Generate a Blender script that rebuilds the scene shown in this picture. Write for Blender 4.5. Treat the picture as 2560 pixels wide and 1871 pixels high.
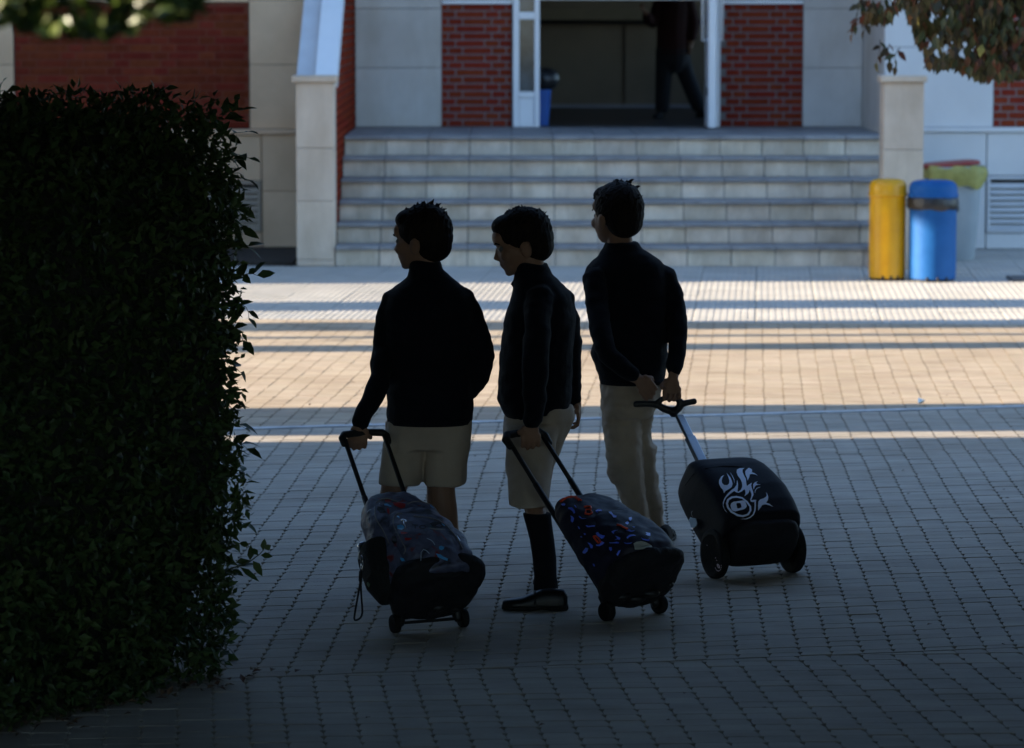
import bpy, math, random
from math import sin, cos, pi, radians, atan, sqrt
from mathutils import Vector, Matrix, noise
from mathutils.bvhtree import BVHTree
from mathutils.geometry import tessellate_polygon

for o in list(bpy.data.objects):
    bpy.data.objects.remove(o)
scn = bpy.context.scene
col = scn.collection
R = random.Random(7)

# ------------------------------------------------------------------ camera, sky, sun, exposure
F = 8500.0                     # focal length in photograph pixels (2560 wide)
PHI = atan(925.5 / F)          # downward pitch
CAM_H = 2.0
cam_d = bpy.data.cameras.new('camera')
cam = bpy.data.objects.new('camera', cam_d)
col.objects.link(cam)
cam.location = (0, 0, CAM_H)
cam.rotation_euler = (pi / 2 - PHI, 0, 0)
cam_d.sensor_width = 36.0
cam_d.lens = F / 2560 * 36.0
cam_d.clip_start = 0.1
cam_d.clip_end = 2000
cam_d.dof.use_dof = True
cam_d.dof.focus_distance = 11.3
cam_d.dof.aperture_fstop = 5.2
scn.camera = cam

SUN_EL, SUN_SLOPE = radians(18), 0.05
world = bpy.data.worlds.new('World')
scn.world = world
world.use_nodes = True
wn = world.node_tree
bg = wn.nodes['Background']
sky = wn.nodes.new('ShaderNodeTexSky')
sky.sky_type = 'NISHITA'
sky.sun_disc = False
sky.sun_elevation = SUN_EL
# sun stands at -x (left of the picture); rotation 0 = +y, clockwise seen from above
sky.sun_rotation = radians(270) - atan(SUN_SLOPE)
sky.air_density = 1.0
sky.dust_density = 0.6
sky.ozone_density = 3.1
wn.links.new(sky.outputs[0], bg.inputs[0])
bg.inputs[1].default_value = 0.135
sun_d = bpy.data.lights.new('sun', 'SUN')
sun_d.energy = 5.0
sun_d.angle = radians(0.6)
sun_d.color = (1.0, 0.85, 0.65)
sun = bpy.data.objects.new('sun', sun_d)
col.objects.link(sun)
_sd = Vector((1, SUN_SLOPE, 0)).normalized() * cos(SUN_EL) + Vector((0, 0, -sin(SUN_EL)))
sun.rotation_euler = _sd.to_track_quat('-Z', 'Y').to_euler()

scn.view_settings.view_transform = 'Standard'
scn.view_settings.look = 'None'
scn.view_settings.exposure = 1.95
scn.view_settings.gamma = 1.0
scn.view_settings.use_curve_mapping = False
scn.cycles.use_denoising = True
scn.cycles.max_bounces = 8
scn.cycles.diffuse_bounces = 5
scn.cycles.sample_clamp_indirect = 6.0


# ------------------------------------------------------------------ measuring helpers
def P(px, py, Y):
    """point at distance Y (metres along +y) seen at photograph pixel px, py"""
    dx = (px - 1280) / F
    dz = (935.5 - py) / F
    d = Vector((dx, cos(PHI) + dz * sin(PHI), -sin(PHI) + dz * cos(PHI)))
    t = Y / d.y
    return Vector((d.x * t, Y, CAM_H + d.z * t))


def PV(px, py):
    dx = (px - 1280) / F
    dz = (935.5 - py) / F
    return Vector((dx, cos(PHI) + dz * sin(PHI), -sin(PHI) + dz * cos(PHI))).normalized()


# ------------------------------------------------------------------ materials
MATS = {}


def mat(name, c, rough=0.7, c2=None, scale=8.0, bump=0.0, bscale=60.0, spec=0.5, metal=0.0,
        island=0.0, objrand=0.0, stretch=(1, 1, 1), detail=4.0, coat=0.0, trans=0.0, sheen=0.0, contrast=(0.35, 0.65), stain=0.0, stain_scale=1.0, stain_stretch=(1, 1, 1)):
    if name in MATS:
        return MATS[name]
    m = bpy.data.materials.new(name)
    m.use_nodes = True
    nt = m.node_tree
    N, L = nt.nodes, nt.links
    b = N['Principled BSDF']
    b.inputs['Roughness'].default_value = rough
    b.inputs['Metallic'].default_value = metal
    b.inputs['Specular IOR Level'].default_value = spec
    b.inputs['Coat Weight'].default_value = coat
    b.inputs['Sheen Weight'].default_value = sheen
    tc = N.new('ShaderNodeTexCoord')
    mp = N.new('ShaderNodeMapping')
    mp.inputs['Scale'].default_value = stretch
    geo = N.new('ShaderNodeNewGeometry')
    L.new(geo.outputs['Position'], mp.inputs[0])
    out = None
    if c2 is not None:
        n1 = N.new('ShaderNodeTexNoise')
        n1.inputs['Scale'].default_value = scale
        n1.inputs['Detail'].default_value = detail
        n1.inputs['Roughness'].default_value = 0.6
        L.new(mp.outputs[0], n1.inputs['Vector'])
        r = N.new('ShaderNodeValToRGB')
        r.color_ramp.elements[0].position = contrast[0]
        r.color_ramp.elements[1].position = contrast[1]
        r.color_ramp.elements[0].color = (*c, 1)
        r.color_ramp.elements[1].color = (*c2, 1)
        L.new(n1.outputs[0], r.inputs[0])
        out = r.outputs[0]
    else:
        rgb = N.new('ShaderNodeRGB')
        rgb.outputs[0].default_value = (*c, 1)
        out = rgb.outputs[0]
    if island or objrand:
        add = N.new('ShaderNodeMath')
        add.operation = 'ADD'
        oi = N.new('ShaderNodeObjectInfo')
        L.new(geo.outputs['Random Per Island'], add.inputs[0])
        L.new(oi.outputs['Random'], add.inputs[1])
        fr = N.new('ShaderNodeMath')
        fr.operation = 'FRACT'
        L.new(add.outputs[0], fr.inputs[0])
        mr = N.new('ShaderNodeMapRange')
        amt = max(island, objrand)
        mr.inputs['To Min'].default_value = 1 - amt
        mr.inputs['To Max'].default_value = 1 + amt
        L.new(fr.outputs[0], mr.inputs[0])
        hs = N.new('ShaderNodeHueSaturation')
        L.new(out, hs.inputs['Color'])
        L.new(mr.outputs[0], hs.inputs['Value'])
        m2 = N.new('ShaderNodeMath')
        m2.operation = 'MULTIPLY_ADD'
        m2.inputs[1].default_value = 7.31
        m2.inputs[2].default_value = 0.0
        L.new(fr.outputs[0], m2.inputs[0])
        f2 = N.new('ShaderNodeMath')
        f2.operation = 'FRACT'
        L.new(m2.outputs[0], f2.inputs[0])
        mr2 = N.new('ShaderNodeMapRange')
        mr2.inputs['To Min'].default_value = 0.5 - amt * 0.06
        mr2.inputs['To Max'].default_value = 0.5 + amt * 0.06
        L.new(f2.outputs[0], mr2.inputs[0])
        L.new(mr2.outputs[0], hs.inputs['Hue'])
        out = hs.outputs[0]
    if stain:
        m3 = N.new('ShaderNodeMapping')
        m3.inputs['Scale'].default_value = stain_stretch
        L.new(geo.outputs['Position'], m3.inputs[0])
        n3 = N.new('ShaderNodeTexNoise')
        n3.inputs['Scale'].default_value = stain_scale
        n3.inputs['Detail'].default_value = 7
        n3.inputs['Roughness'].default_value = 0.65
        L.new(m3.outputs[0], n3.inputs['Vector'])
        r3 = N.new('ShaderNodeValToRGB')
        r3.color_ramp.elements[0].position = 0.38
        r3.color_ramp.elements[1].position = 0.58
        k = 1 - stain
        r3.color_ramp.elements[0].color = (k, k * 0.97, k * 0.93, 1)
        r3.color_ramp.elements[1].color = (1, 1, 1, 1)
        L.new(n3.outputs[0], r3.inputs[0])
        mu = N.new('ShaderNodeMix')
        mu.data_type = 'RGBA'
        mu.blend_type = 'MULTIPLY'
        mu.inputs['Factor'].default_value = 1.0
        L.new(out, mu.inputs['A'])
        L.new(r3.outputs[0], mu.inputs['B'])
        out = mu.outputs['Result']
    L.new(out, b.inputs['Base Color'])
    if bump:
        n2 = N.new('ShaderNodeTexNoise')
        n2.inputs['Scale'].default_value = bscale
        n2.inputs['Detail'].default_value = 5
        L.new(mp.outputs[0], n2.inputs['Vector'])
        bp = N.new('ShaderNodeBump')
        bp.inputs['Strength'].default_value = bump
        bp.inputs['Distance'].default_value = 0.01
        L.new(n2.outputs[0], bp.inputs['Height'])
        L.new(bp.outputs[0], b.inputs['Normal'])
    if trans:
        tr = N.new('ShaderNodeBsdfTranslucent')
        L.new(out, tr.inputs['Color'])
        mx = N.new('ShaderNodeMixShader')
        mx.inputs[0].default_value = trans
        L.new(b.outputs[0], mx.inputs[1])
        L.new(tr.outputs[0], mx.inputs[2])
        L.new(mx.outputs[0], N['Material Output'].inputs[0])
    MATS[name] = m
    return m


M_PAVER = mat('pink_grey_concrete_paver', (0.33, 0.262, 0.188), 0.75, (0.40, 0.325, 0.236), 9, 0.25, 180, 0.4,
              island=0.075, stain=0.14, stain_scale=1.4, stretch=(0.35, 1, 1))
M_PAVER_G = mat('grey_concrete_paver', (0.30, 0.262, 0.212), 0.75, (0.37, 0.325, 0.265), 9, 0.25, 180, 0.4,
              island=0.075, stain=0.14, stain_scale=1.4, stretch=(0.35, 1, 1))
M_SAND = mat('sandy_joint', (0.06, 0.05, 0.042), 0.95, (0.10, 0.085, 0.07), 6, 0.4, 120)
M_SLAB = mat('pale_ribbed_slab', (0.40, 0.375, 0.33), 0.7, (0.47, 0.44, 0.39), 5, 0.15, 120, island=0.06)
M_LINE = mat('white_court_paint', (0.50, 0.51, 0.52), 0.7, (0.33, 0.33, 0.33), 9)
M_STONE = mat('limestone_cladding', (0.52, 0.49, 0.45), 0.7, (0.62, 0.59, 0.55), 1.6, 0.1, 60, island=0.05, detail=6, stain=0.14, stain_scale=1.6, stain_stretch=(1.6, 1, 0.5))
M_PIER = mat('warm_limestone_block', (0.58, 0.475, 0.37), 0.7, (0.66, 0.55, 0.44), 3.0, 0.1, 60, island=0.04, detail=6, stain=0.16, stain_scale=2.5, stain_stretch=(1.5, 1, 0.5))
M_STONE_L = mat('bounce_warmed_limestone', (0.66, 0.45, 0.275), 0.75, (0.82, 0.58, 0.375), 1.4, 0.12, 60, island=0.05,
                detail=6)  # yellowed: warm light bounced onto the left wing is put into the colour
M_STONE_R = mat('clean_white_cladding', (0.55, 0.555, 0.56), 0.6, (0.62, 0.625, 0.63), 1.5, 0.06, 60, island=0.03)
M_STEP = mat('step_riser_stone', (0.56, 0.485, 0.395), 0.75, (0.74, 0.65, 0.54), 3.0, 0.15, 80, island=0.12, stain=0.22, stain_scale=3.5, stain_stretch=(1.2, 1, 0.5),
             stretch=(1.6, 1, 1), detail=6)
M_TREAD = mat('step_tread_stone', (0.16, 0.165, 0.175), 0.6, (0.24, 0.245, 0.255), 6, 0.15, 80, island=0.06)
M_BRICK = mat('red_brick', (0.185, 0.030, 0.016), 0.95, (0.215, 0.038, 0.021), 14, 0.3, 130, 0.0, island=0.10, objrand=0.10)
M_BRICK_L = mat('dull_red_brick', (0.15, 0.026, 0.012), 0.9, (0.19, 0.037, 0.017), 14, 0.3, 130, 0.1, island=0.15)
M_STEPTREAD = mat('dark_step_tread', (0.20, 0.20, 0.205), 0.6, (0.29, 0.29, 0.295), 7, 0.15, 80, 0.3, island=0.06)  # darker tone than the risers
M_MORTAR = mat('mortar', (0.19, 0.17, 0.165), 0.9, (0.15, 0.135, 0.13), 12, 0.3, 150)
M_MORTAR_R = mat('red_pointed_mortar', (0.18, 0.045, 0.02), 0.9, (0.14, 0.035, 0.017), 12, 0.3, 150)
M_WHITE = mat('white_painted_aluminium', (0.86, 0.88, 0.90), 0.35, (0.82, 0.84, 0.86), 4, 0.0, 60, 0.5)
M_COPING = mat('pale_coping', (0.66, 0.67, 0.69), 0.55, (0.58, 0.59, 0.61), 3, 0.05)
M_LOUVRE = mat('grey_louvre', (0.55, 0.56, 0.58), 0.5, (0.48, 0.49, 0.51), 5)
M_DARK = mat('dark_void', (0.015, 0.015, 0.016), 0.9)
M_ROOMWALL = mat('olive_hall_wall', (0.20, 0.15, 0.10), 0.7, (0.24, 0.185, 0.125), 2)
M_ROOMFLOOR = mat('dark_hall_floor', (0.03, 0.028, 0.03), 0.4, (0.045, 0.04, 0.04), 3)
M_ROOMTRIM = mat('hall_skirting', (0.30, 0.29, 0.32), 0.5)
M_ROOMBAND = mat('hall_ledge_wood', (0.24, 0.19, 0.12), 0.6, (0.2, 0.16, 0.10), 4)
M_RENDER = mat('grey_render', (0.10, 0.115, 0.135), 0.85, (0.08, 0.092, 0.108), 1.2, 0.2, 30)
M_YEL = mat('yellow_enamel', (0.66, 0.33, 0.004), 0.36, (0.58, 0.27, 0.004), 7, 0.04, 30, 0.35, coat=0.08)
M_BLUE = mat('blue_enamel', (0.006, 0.075, 0.245), 0.55, (0.010, 0.095, 0.30), 6, 0.08, 30, 0.2, coat=0.0)
M_BLUE2 = mat('blue_plastic', (0.012, 0.10, 0.42), 0.4, (0.012, 0.085, 0.36), 6)
M_GREYP = mat('grey_plastic', (0.30, 0.34, 0.37), 0.5, (0.34, 0.38, 0.41), 5)
M_RED = mat('red_plastic', (0.27, 0.018, 0.010), 0.45)
M_YBAG = mat('yellow_green_plastic_bag', (0.46, 0.42, 0.12), 0.45, (0.34, 0.31, 0.08), 18, 0.5, 40, trans=0.2)
M_BBAG = mat('black_plastic_bag', (0.012, 0.012, 0.014), 0.35, (0.02, 0.02, 0.022), 20, 0.8, 35)
M_HLEAF = mat('hedge_leaf', (0.028, 0.050, 0.018), 0.45, (0.055, 0.082, 0.026), 7, 0, 60, 0.13, island=0.35, objrand=0.3,
              trans=0.18)
M_TWIG = mat('green_twig', (0.06, 0.07, 0.035), 0.7)
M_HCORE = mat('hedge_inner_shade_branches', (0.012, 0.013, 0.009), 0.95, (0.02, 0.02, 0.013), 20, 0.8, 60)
M_TLEAF = mat('autumn_tree_leaf', (0.065, 0.038, 0.012), 0.55, (0.045, 0.042, 0.013), 5, 0, 60, 0.4, island=0.4, objrand=0.35,
              trans=0.25)
M_TLEAFO = mat('orange_tree_leaf', (0.14, 0.05, 0.018), 0.55, (0.08, 0.032, 0.016), 5, 0, 60, 0.4, objrand=0.3, trans=0.3)
M_TLEAFY = mat('yellow_tree_leaf', (0.55, 0.45, 0.08), 0.5, (0.45, 0.4, 0.1), 5, trans=0.35)
M_TLEAFG = mat('dull_green_tree_leaf', (0.035, 0.048, 0.014), 0.55, (0.06, 0.06, 0.016), 6, objrand=0.3, island=0.3, trans=0.25)
M_GLEAF = mat('broad_green_leaf', (0.055, 0.10, 0.02), 0.4, (0.10, 0.14, 0.03), 6, 0, 60, 0.5, island=0.35, objrand=0.3,
              trans=0.3)
M_BARK = mat('grey_brown_bark', (0.10, 0.075, 0.055), 0.9, (0.06, 0.045, 0.035), 20, 0.8, 40, stretch=(1, 1, 0.3))
M_DRY = mat('dry_fallen_leaf', (0.10, 0.05, 0.025), 0.7, (0.07, 0.04, 0.02), 20, objrand=0.4, island=0.4)

M_SKIN = mat('skin', (0.22, 0.115, 0.070), 0.6, (0.26, 0.14, 0.088), 12, 0.05, 200, 0.4)
M_HAIR = mat('dark_brown_hair', (0.006, 0.004, 0.003), 0.75, (0.014, 0.009, 0.006), 60, 0.5, 90, 0.15, stretch=(1, 1, 0.25))
M_SWEAT = mat('navy_black_knit', (0.0035, 0.0045, 0.008), 0.95, (0.005, 0.006, 0.010), 10, 0.35, 420, 0.15, stretch=(1, 1, 0.35),
              sheen=0.02)
M_SHORT = mat('grey_beige_twill', (0.35, 0.28, 0.22), 0.9, (0.41, 0.335, 0.265), 6, 0.15, 260, 0.2)
M_KHAKI = mat('khaki_twill', (0.30, 0.235, 0.175), 0.9, (0.37, 0.295, 0.225), 6, 0.15, 260, 0.2)
M_SOCK = mat('black_knit_sock', (0.006, 0.006, 0.009), 0.95, (0.009, 0.009, 0.012), 20, 0.3, 400, 0.15)
M_SHOE = mat('black_polished_leather', (0.006, 0.0055, 0.0055), 0.42, (0.008, 0.0075, 0.0075), 30, 0.05, 120, 0.22)
M_SOLE = mat('black_rubber', (0.006, 0.006, 0.006), 0.8, (0.009, 0.009, 0.009), 30, 0.2, 150, 0.2)
M_EYEW = mat('eye_white', (0.10, 0.09, 0.085), 0.5)
M_IRIS = mat('brown_iris', (0.03, 0.015, 0.008), 0.15)
M_BLK = mat('black_plastic', (0.006, 0.006, 0.007), 0.55, (0.012, 0.012, 0.013), 20, 0.05, 100, 0.4)
M_BLKFAB = mat('black_nylon', (0.008, 0.008, 0.010), 0.75, (0.013, 0.013, 0.016), 25, 0.35, 90, 0.25)
M_BLKMESH = mat('black_open_mesh', (0.008, 0.009, 0.009), 0.8, (0.018, 0.02, 0.02), 200, 0.5, 500, 0.2)
M_ALU = mat('brushed_aluminium', (0.50, 0.56, 0.64), 0.42, (0.56, 0.62, 0.70), 30, 0.03, 300, 0.5, metal=0.55)
M_METAL = mat('shiny_metal', (0.6, 0.6, 0.62), 0.22, metal=1.0)
M_ALUDK = mat('shade_side_aluminium', (0.10, 0.12, 0.15), 0.4, metal=0.5)  # darker copy of the pole metal: shade painted on one side face
M_EMB = mat('periwinkle_print', (0.70, 0.77, 0.98), 0.4, spec=0.5)
M_HUB = mat('pinkish_print', (0.45, 0.36, 0.42), 0.45)
M_TAG = mat('pale_blue_metal_tag', (0.34, 0.46, 0.58), 0.35, metal=0.4)
M_TAGRIM = mat('bright_tag_rim', (0.62, 0.68, 0.74), 0.25, metal=0.8)
M_REFL = mat('grey_reflective_patch', (0.36, 0.38, 0.36), 0.4)
M_ORANGE = mat('orange_red_trim', (0.75, 0.07, 0.02), 0.45)
M_STROKE = mat('cobalt_stroke', (0.06, 0.12, 0.80), 0.3, (0.14, 0.24, 0.90), 30, spec=0.6)
M_NAVY = mat('navy_glossy_print', (0.007, 0.006, 0.018), 0.62, (0.010, 0.009, 0.026), 14, 0.15, 40, 0.4)
M_LETTER = mat('black_lettering', (0.01, 0.01, 0.012), 0.5)


def marbled():
    m = bpy.data.materials.new('slate_marbled_print')
    m.use_nodes = True
    nt = m.node_tree
    N, L = nt.nodes, nt.links
    b = N['Principled BSDF']
    b.inputs['Roughness'].default_value = 0.55
    g = N.new('ShaderNodeNewGeometry')
    n = N.new('ShaderNodeTexNoise')
    n.inputs['Scale'].default_value = 11
    n.inputs['Detail'].default_value = 6
    n.inputs['Distortion'].default_value = 1.6
    L.new(g.outputs['Position'], n.inputs['Vector'])
    r = N.new('ShaderNodeValToRGB')
    e = r.color_ramp.elements
    e[0].position = 0.30
    e[0].color = (0.012, 0.010, 0.014, 1)
    e[1].position = 0.72
    e[1].color = (0.045, 0.11, 0.16, 1)
    for p, c in ((0.40, (0.055, 0.062, 0.11, 1)), (0.55, (0.095, 0.105, 0.175, 1)), (0.63, (0.06, 0.058, 0.09, 1))):
        x = e.new(p)
        x.color = c
    L.new(n.outputs[0], r.inputs[0])
    n2 = N.new('ShaderNodeTexNoise')
    n2.inputs['Scale'].default_value = 17
    n2.inputs['Distortion'].default_value = 1.0
    mp = N.new('ShaderNodeMapping')
    mp.inputs['Location'].default_value = (3, 7, 1)
    L.new(g.outputs['Position'], mp.inputs[0])
    L.new(mp.outputs[0], n2.inputs['Vector'])
    r2 = N.new('ShaderNodeValToRGB')
    r2.color_ramp.elements[0].position = 0.62
    r2.color_ramp.elements[1].position = 0.70
    L.new(n2.outputs[0], r2.inputs[0])
    mx = N.new('ShaderNodeMix')
    mx.data_type = 'RGBA'
    mx.inputs['B'].default_value = (0.16, 0.012, 0.01, 1)
    L.new(r2.outputs[0], mx.inputs['Factor'])
    L.new(r.outputs[0], mx.inputs['A'])
    L.new(mx.outputs['Result'], b.inputs['Base Color'])
    bp = N.new('ShaderNodeBump')
    bp.inputs['Strength'].default_value = 0.35
    bp.inputs['Distance'].default_value = 0.02
    L.new(n.outputs[0], bp.inputs['Height'])
    L.new(bp.outputs[0], b.inputs['Normal'])
    return m


M_MARB = marbled()


# ------------------------------------------------------------------ object helpers
tmp_scene = bpy.data.scenes.new('workbench')      # voxel remeshing is evaluated here, away from the big scene


def tag(o, label=None, cat=None, group=None, kind=None):
    if label:
        o['label'] = label
    if cat:
        o['category'] = cat
    if group:
        o['group'] = group
    if kind:
        o['kind'] = kind
    return o


def empty(name, loc, label=None, cat=None, group=None, kind=None):
    o = bpy.data.objects.new(name, None)
    o.empty_display_size = 0.1
    o.location = loc
    col.objects.link(o)
    return tag(o, label, cat, group, kind)


def origin(o):
    v = Vector((0, 0, 0))
    while o is not None:
        v += Vector(o.location)
        o = o.parent
    return v


class S:
    """a soup of world-space vertices and faces"""

    def __init__(self):
        self.v, self.f, self.mi = [], [], []

    def add(self, vs, fs, mi=0):
        n = len(self.v)
        self.v += [Vector(a) for a in vs]
        self.f += [tuple(i + n for i in f) for f in fs]
        self.mi += [mi] * len(fs)
        return self

    def box(self, a, b, mi=0):
        x0, y0, z0 = a
        x1, y1, z1 = b
        return self.add([(x0, y0, z0), (x1, y0, z0), (x1, y1, z0), (x0, y1, z0), (x0, y0, z1), (x1, y0, z1), (x1, y1, z1), (x0, y1, z1)],
                        [(0, 3, 2, 1), (4, 5, 6, 7), (0, 1, 5, 4), (1, 2, 6, 5), (2, 3, 7, 6), (3, 0, 4, 7)], mi)

    def cbox(self, a, b, ch=0.004, mi=0):
        """box with its edges chamfered"""
        x0, y0, z0 = a
        x1, y1, z1 = b
        ch = min(ch, (x1 - x0) / 3, (y1 - y0) / 3, (z1 - z0) / 3)
        xs, ys, zs = (x0, x1), (y0, y1), (z0, z1)
        vs, idx = [], {}
        for i in (0, 1):
            for j in (0, 1):
                for k in (0, 1):
                    sx, sy, sz = (ch if i == 0 else -ch), (ch if j == 0 else -ch), (ch if k == 0 else -ch)
                    for ax in range(3):
                        p = [xs[i], ys[j], zs[k]]
                        if ax != 0:
                            p[0] += sx
                        if ax != 1:
                            p[1] += sy
                        if ax != 2:
                            p[2] += sz
                        idx[(i, j, k, ax)] = len(vs)
                        vs.append(p)
        g = lambda i, j, k, ax: idx[(i, j, k, ax)]
        fs = []
        for k in (0, 1):
            q = [g(0, 0, k, 2), g(1, 0, k, 2), g(1, 1, k, 2), g(0, 1, k, 2)]
            fs.append(q if k else q[::-1])
            q = [g(0, k, 0, 1), g(1, k, 0, 1), g(1, k, 1, 1), g(0, k, 1, 1)]
            fs.append(q if not k else q[::-1])
            q = [g(k, 0, 0, 0), g(k, 1, 0, 0), g(k, 1, 1, 0), g(k, 0, 1, 0)]
            fs.append(q if k else q[::-1])
        for i in (0, 1):
            for j in (0, 1):
                fs.append([g(i, j, 0, 0), g(i, j, 1, 0), g(i, j, 1, 1), g(i, j, 0, 1)])
                fs.append([g(i, 0, j, 0), g(i, 1, j, 0), g(i, 1, j, 2), g(i, 0, j, 2)])
                fs.append([g(0, i, j, 1), g(1, i, j, 1), g(1, i, j, 2), g(0, i, j, 2)])
                for k in (0, 1):
                    fs.append([g(i, j, k, 0), g(i, j, k, 1), g(i, j, k, 2)])
        return self.add(vs, fs, mi)

    def loft(self, rings, mi=0, cap=True):
        n = len(rings[0])
        vs = [p for r in rings for p in r]
        fs = []
        for i in range(len(rings) - 1):
            for j in range(n):
                k = (j + 1) % n
                fs.append((i * n + j, i * n + k, (i + 1) * n + k, (i + 1) * n + j))
        if cap:
            fs.append(tuple(range(n - 1, -1, -1)))
            fs.append(tuple((len(rings) - 1) * n + j for j in range(n)))
        return self.add(vs, fs, mi)

    def tube(self, pts, rad, n=10, ref=None, flat=1.0, mi=0, caps=True, smooth=0):
        pts = [Vector(p) for p in pts]
        if not hasattr(rad, '__len__'):
            rad = [rad] * len(pts)
        rad = list(rad)
        for _ in range(smooth):
            q, r2 = [pts[0]], [rad[0]]
            for i in range(len(pts) - 1):
                p0, p1 = pts[max(i - 1, 0)], pts[i]
                p2, p3 = pts[i + 1], pts[min(i + 2, len(pts) - 1)]
                q.append((-p0 + 9 * p1 + 9 * p2 - p3) / 16)
                q.append(p2)
                r2.append((rad[i] + rad[i + 1]) / 2)
                r2.append(rad[i + 1])
            pts, rad = q, r2
        rings = []
        ref = Vector(ref) if ref is not None else Vector((0.13, 0.21, 1))
        prev = None
        for i, p in enumerate(pts):
            t = (pts[min(i + 1, len(pts) - 1)] - pts[max(i - 1, 0)])
            if t.length < 1e-9:
                t = Vector((0, 0, 1))
            t.normalize()
            if prev is None:
                a = ref - t * ref.dot(t)
                if a.length < 1e-3:
                    a = Vector((1, 0, 0)) - t * t.x
            else:
                a = prev - t * prev.dot(t)
            a.normalize()
            prev = a
            b = t.cross(a)
            rings.append([p + a * (rad[i] * cos(2 * pi * k / n)) + b * (rad[i] * flat * sin(2 * pi * k / n)) for k in range(n)])
        if caps:
            t0 = (pts[0] - pts[1]).normalized()
            t1 = (pts[-1] - pts[-2]).normalized()
            c0, c1 = pts[0], pts[-1]
            r0 = [c0 + (q - c0) * 0.6 + t0 * rad[0] * 0.6 for q in rings[0]]
            r1 = [c1 + (q - c1) * 0.6 + t1 * rad[-1] * 0.6 for q in rings[-1]]
            rings = [r0] + rings + [r1]
        return self.loft(rings, mi)

    def ell(self, c, r, basis=None, n=16, m=10, mi=0):
        c = Vector(c)
        B = basis or (Vector((1, 0, 0)), Vector((0, 1, 0)), Vector((0, 0, 1)))
        rings = []
        for i in range(1, m):
            th = pi * i / m
            rings.append([c + B[0] * (r[0] * sin(th) * cos(2 * pi * j / n)) + B[1] * (r[1] * sin(th) * sin(2 * pi * j / n))
                          - B[2] * (r[2] * cos(th)) for j in range(n)])
        a = len(self.v)
        self.loft(rings, mi, cap=False)
        self.v += [c - B[2] * r[2], c + B[2] * r[2]]
        s, t = len(self.v) - 2, len(self.v) - 1
        last = a + (m - 2) * n
        for j in range(n):
            k = (j + 1) % n
            self.f.append((s, a + k, a + j))
            self.f.append((t, last + j, last + k))
            self.mi += [mi, mi]
        return self

    def lathe(self, c, prof, n=32, axis=None, mi=0):
        """profile of (radius, height) round a vertical axis at c, or round any basis"""
        c = Vector(c)
        if axis is None:
            X, Y_, Z = Vector((1, 0, 0)), Vector((0, 1, 0)), Vector((0, 0, 1))
        else:
            Z = Vector(axis).normalized()
            X = Z.cross(Vector((0.3, 0.2, 1))).normalized()
            Y_ = Z.cross(X)
        rings = [[c + X * (r * cos(2 * pi * j / n)) + Y_ * (r * sin(2 * pi * j / n)) + Z * h for j in range(n)] for r, h in prof]
        return self.loft(rings, mi)

    def build(self, name, m, parent=None, smooth=False, remesh=0, relax=0, kind=None, at=None):
        me = bpy.data.meshes.new(name)
        o = bpy.data.objects.new(name, me)
        off = origin(parent)
        if parent is None and at is not None:
            off = Vector(at)
            o.location = off
        me.from_pydata([v - off for v in self.v], [], self.f)
        mats = m if isinstance(m, (list, tuple)) else [m]
        for x in mats:
            me.materials.append(x)
        if len(mats) > 1:
            me.polygons.foreach_set('material_index', self.mi)
        if not remesh:
            col.objects.link(o)
            if parent is not None:
                o.parent = parent
        if remesh:
            md = o.modifiers.new('r', 'REMESH')
            md.mode = 'VOXEL'
            md.voxel_size = remesh
            if relax:
                ms = o.modifiers.new('s', 'SMOOTH')
                ms.iterations = relax
                ms.factor = 0.6
            tmp_scene.collection.objects.link(o)
            tmp_scene.view_layers[0].update()
            dg = tmp_scene.view_layers[0].depsgraph
            nm = bpy.data.meshes.new_from_object(o.evaluated_get(dg))
            tmp_scene.collection.objects.unlink(o)
            o.modifiers.clear()
            o.data = nm
            nm.name = name
            bpy.data.meshes.remove(me)
            nm.materials.clear()
            for x in mats:
                nm.materials.append(x)
            me = nm
            smooth = True
            col.objects.link(o)
            if parent is not None:
                o.parent = parent
        if smooth:
            me.polygons.foreach_set('use_smooth', [True] * len(me.polygons))
        me.update()
        if kind:
            o['kind'] = kind
        return o


def copy_as(src, parent, loc, rot=None, scale=None, name=None):
    c = src.copy()
    if name:
        c.name = name
    col.objects.link(c)
    c.parent = parent
    c.location = loc
    if rot is not None:
        c.rotation_euler = rot
    if scale is not None:
        c.scale = scale
    return c


def auto_smooth(o, ang=40):
    me = o.data
    me.polygons.foreach_set('use_smooth', [True] * len(me.polygons))
    me.update()
    me.set_sharp_from_angle(angle=radians(ang))


# ================================================================== GROUND
ground = S()
ground.add([(-400, -60, -0.03), (400, -60, -0.03), (400, 600, -0.03), (-400, 600, -0.03)], [(0, 1, 2, 3)])
g = ground.build('ground', M_SAND)
tag(g, kind='structure')

PW, PL = 0.100, 0.0765       # paver width, depth


def paver_outline():
    # both far corners are cut back: neighbouring pavers leave a small triangular hole there
    pts = [(0.0, 0.0), (PW, 0.0), (PW, 0.040), (PW - 0.0085, PL), (0.0085, PL), (0.0, 0.040)]
    return pts


OUT = paver_outline()


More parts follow.
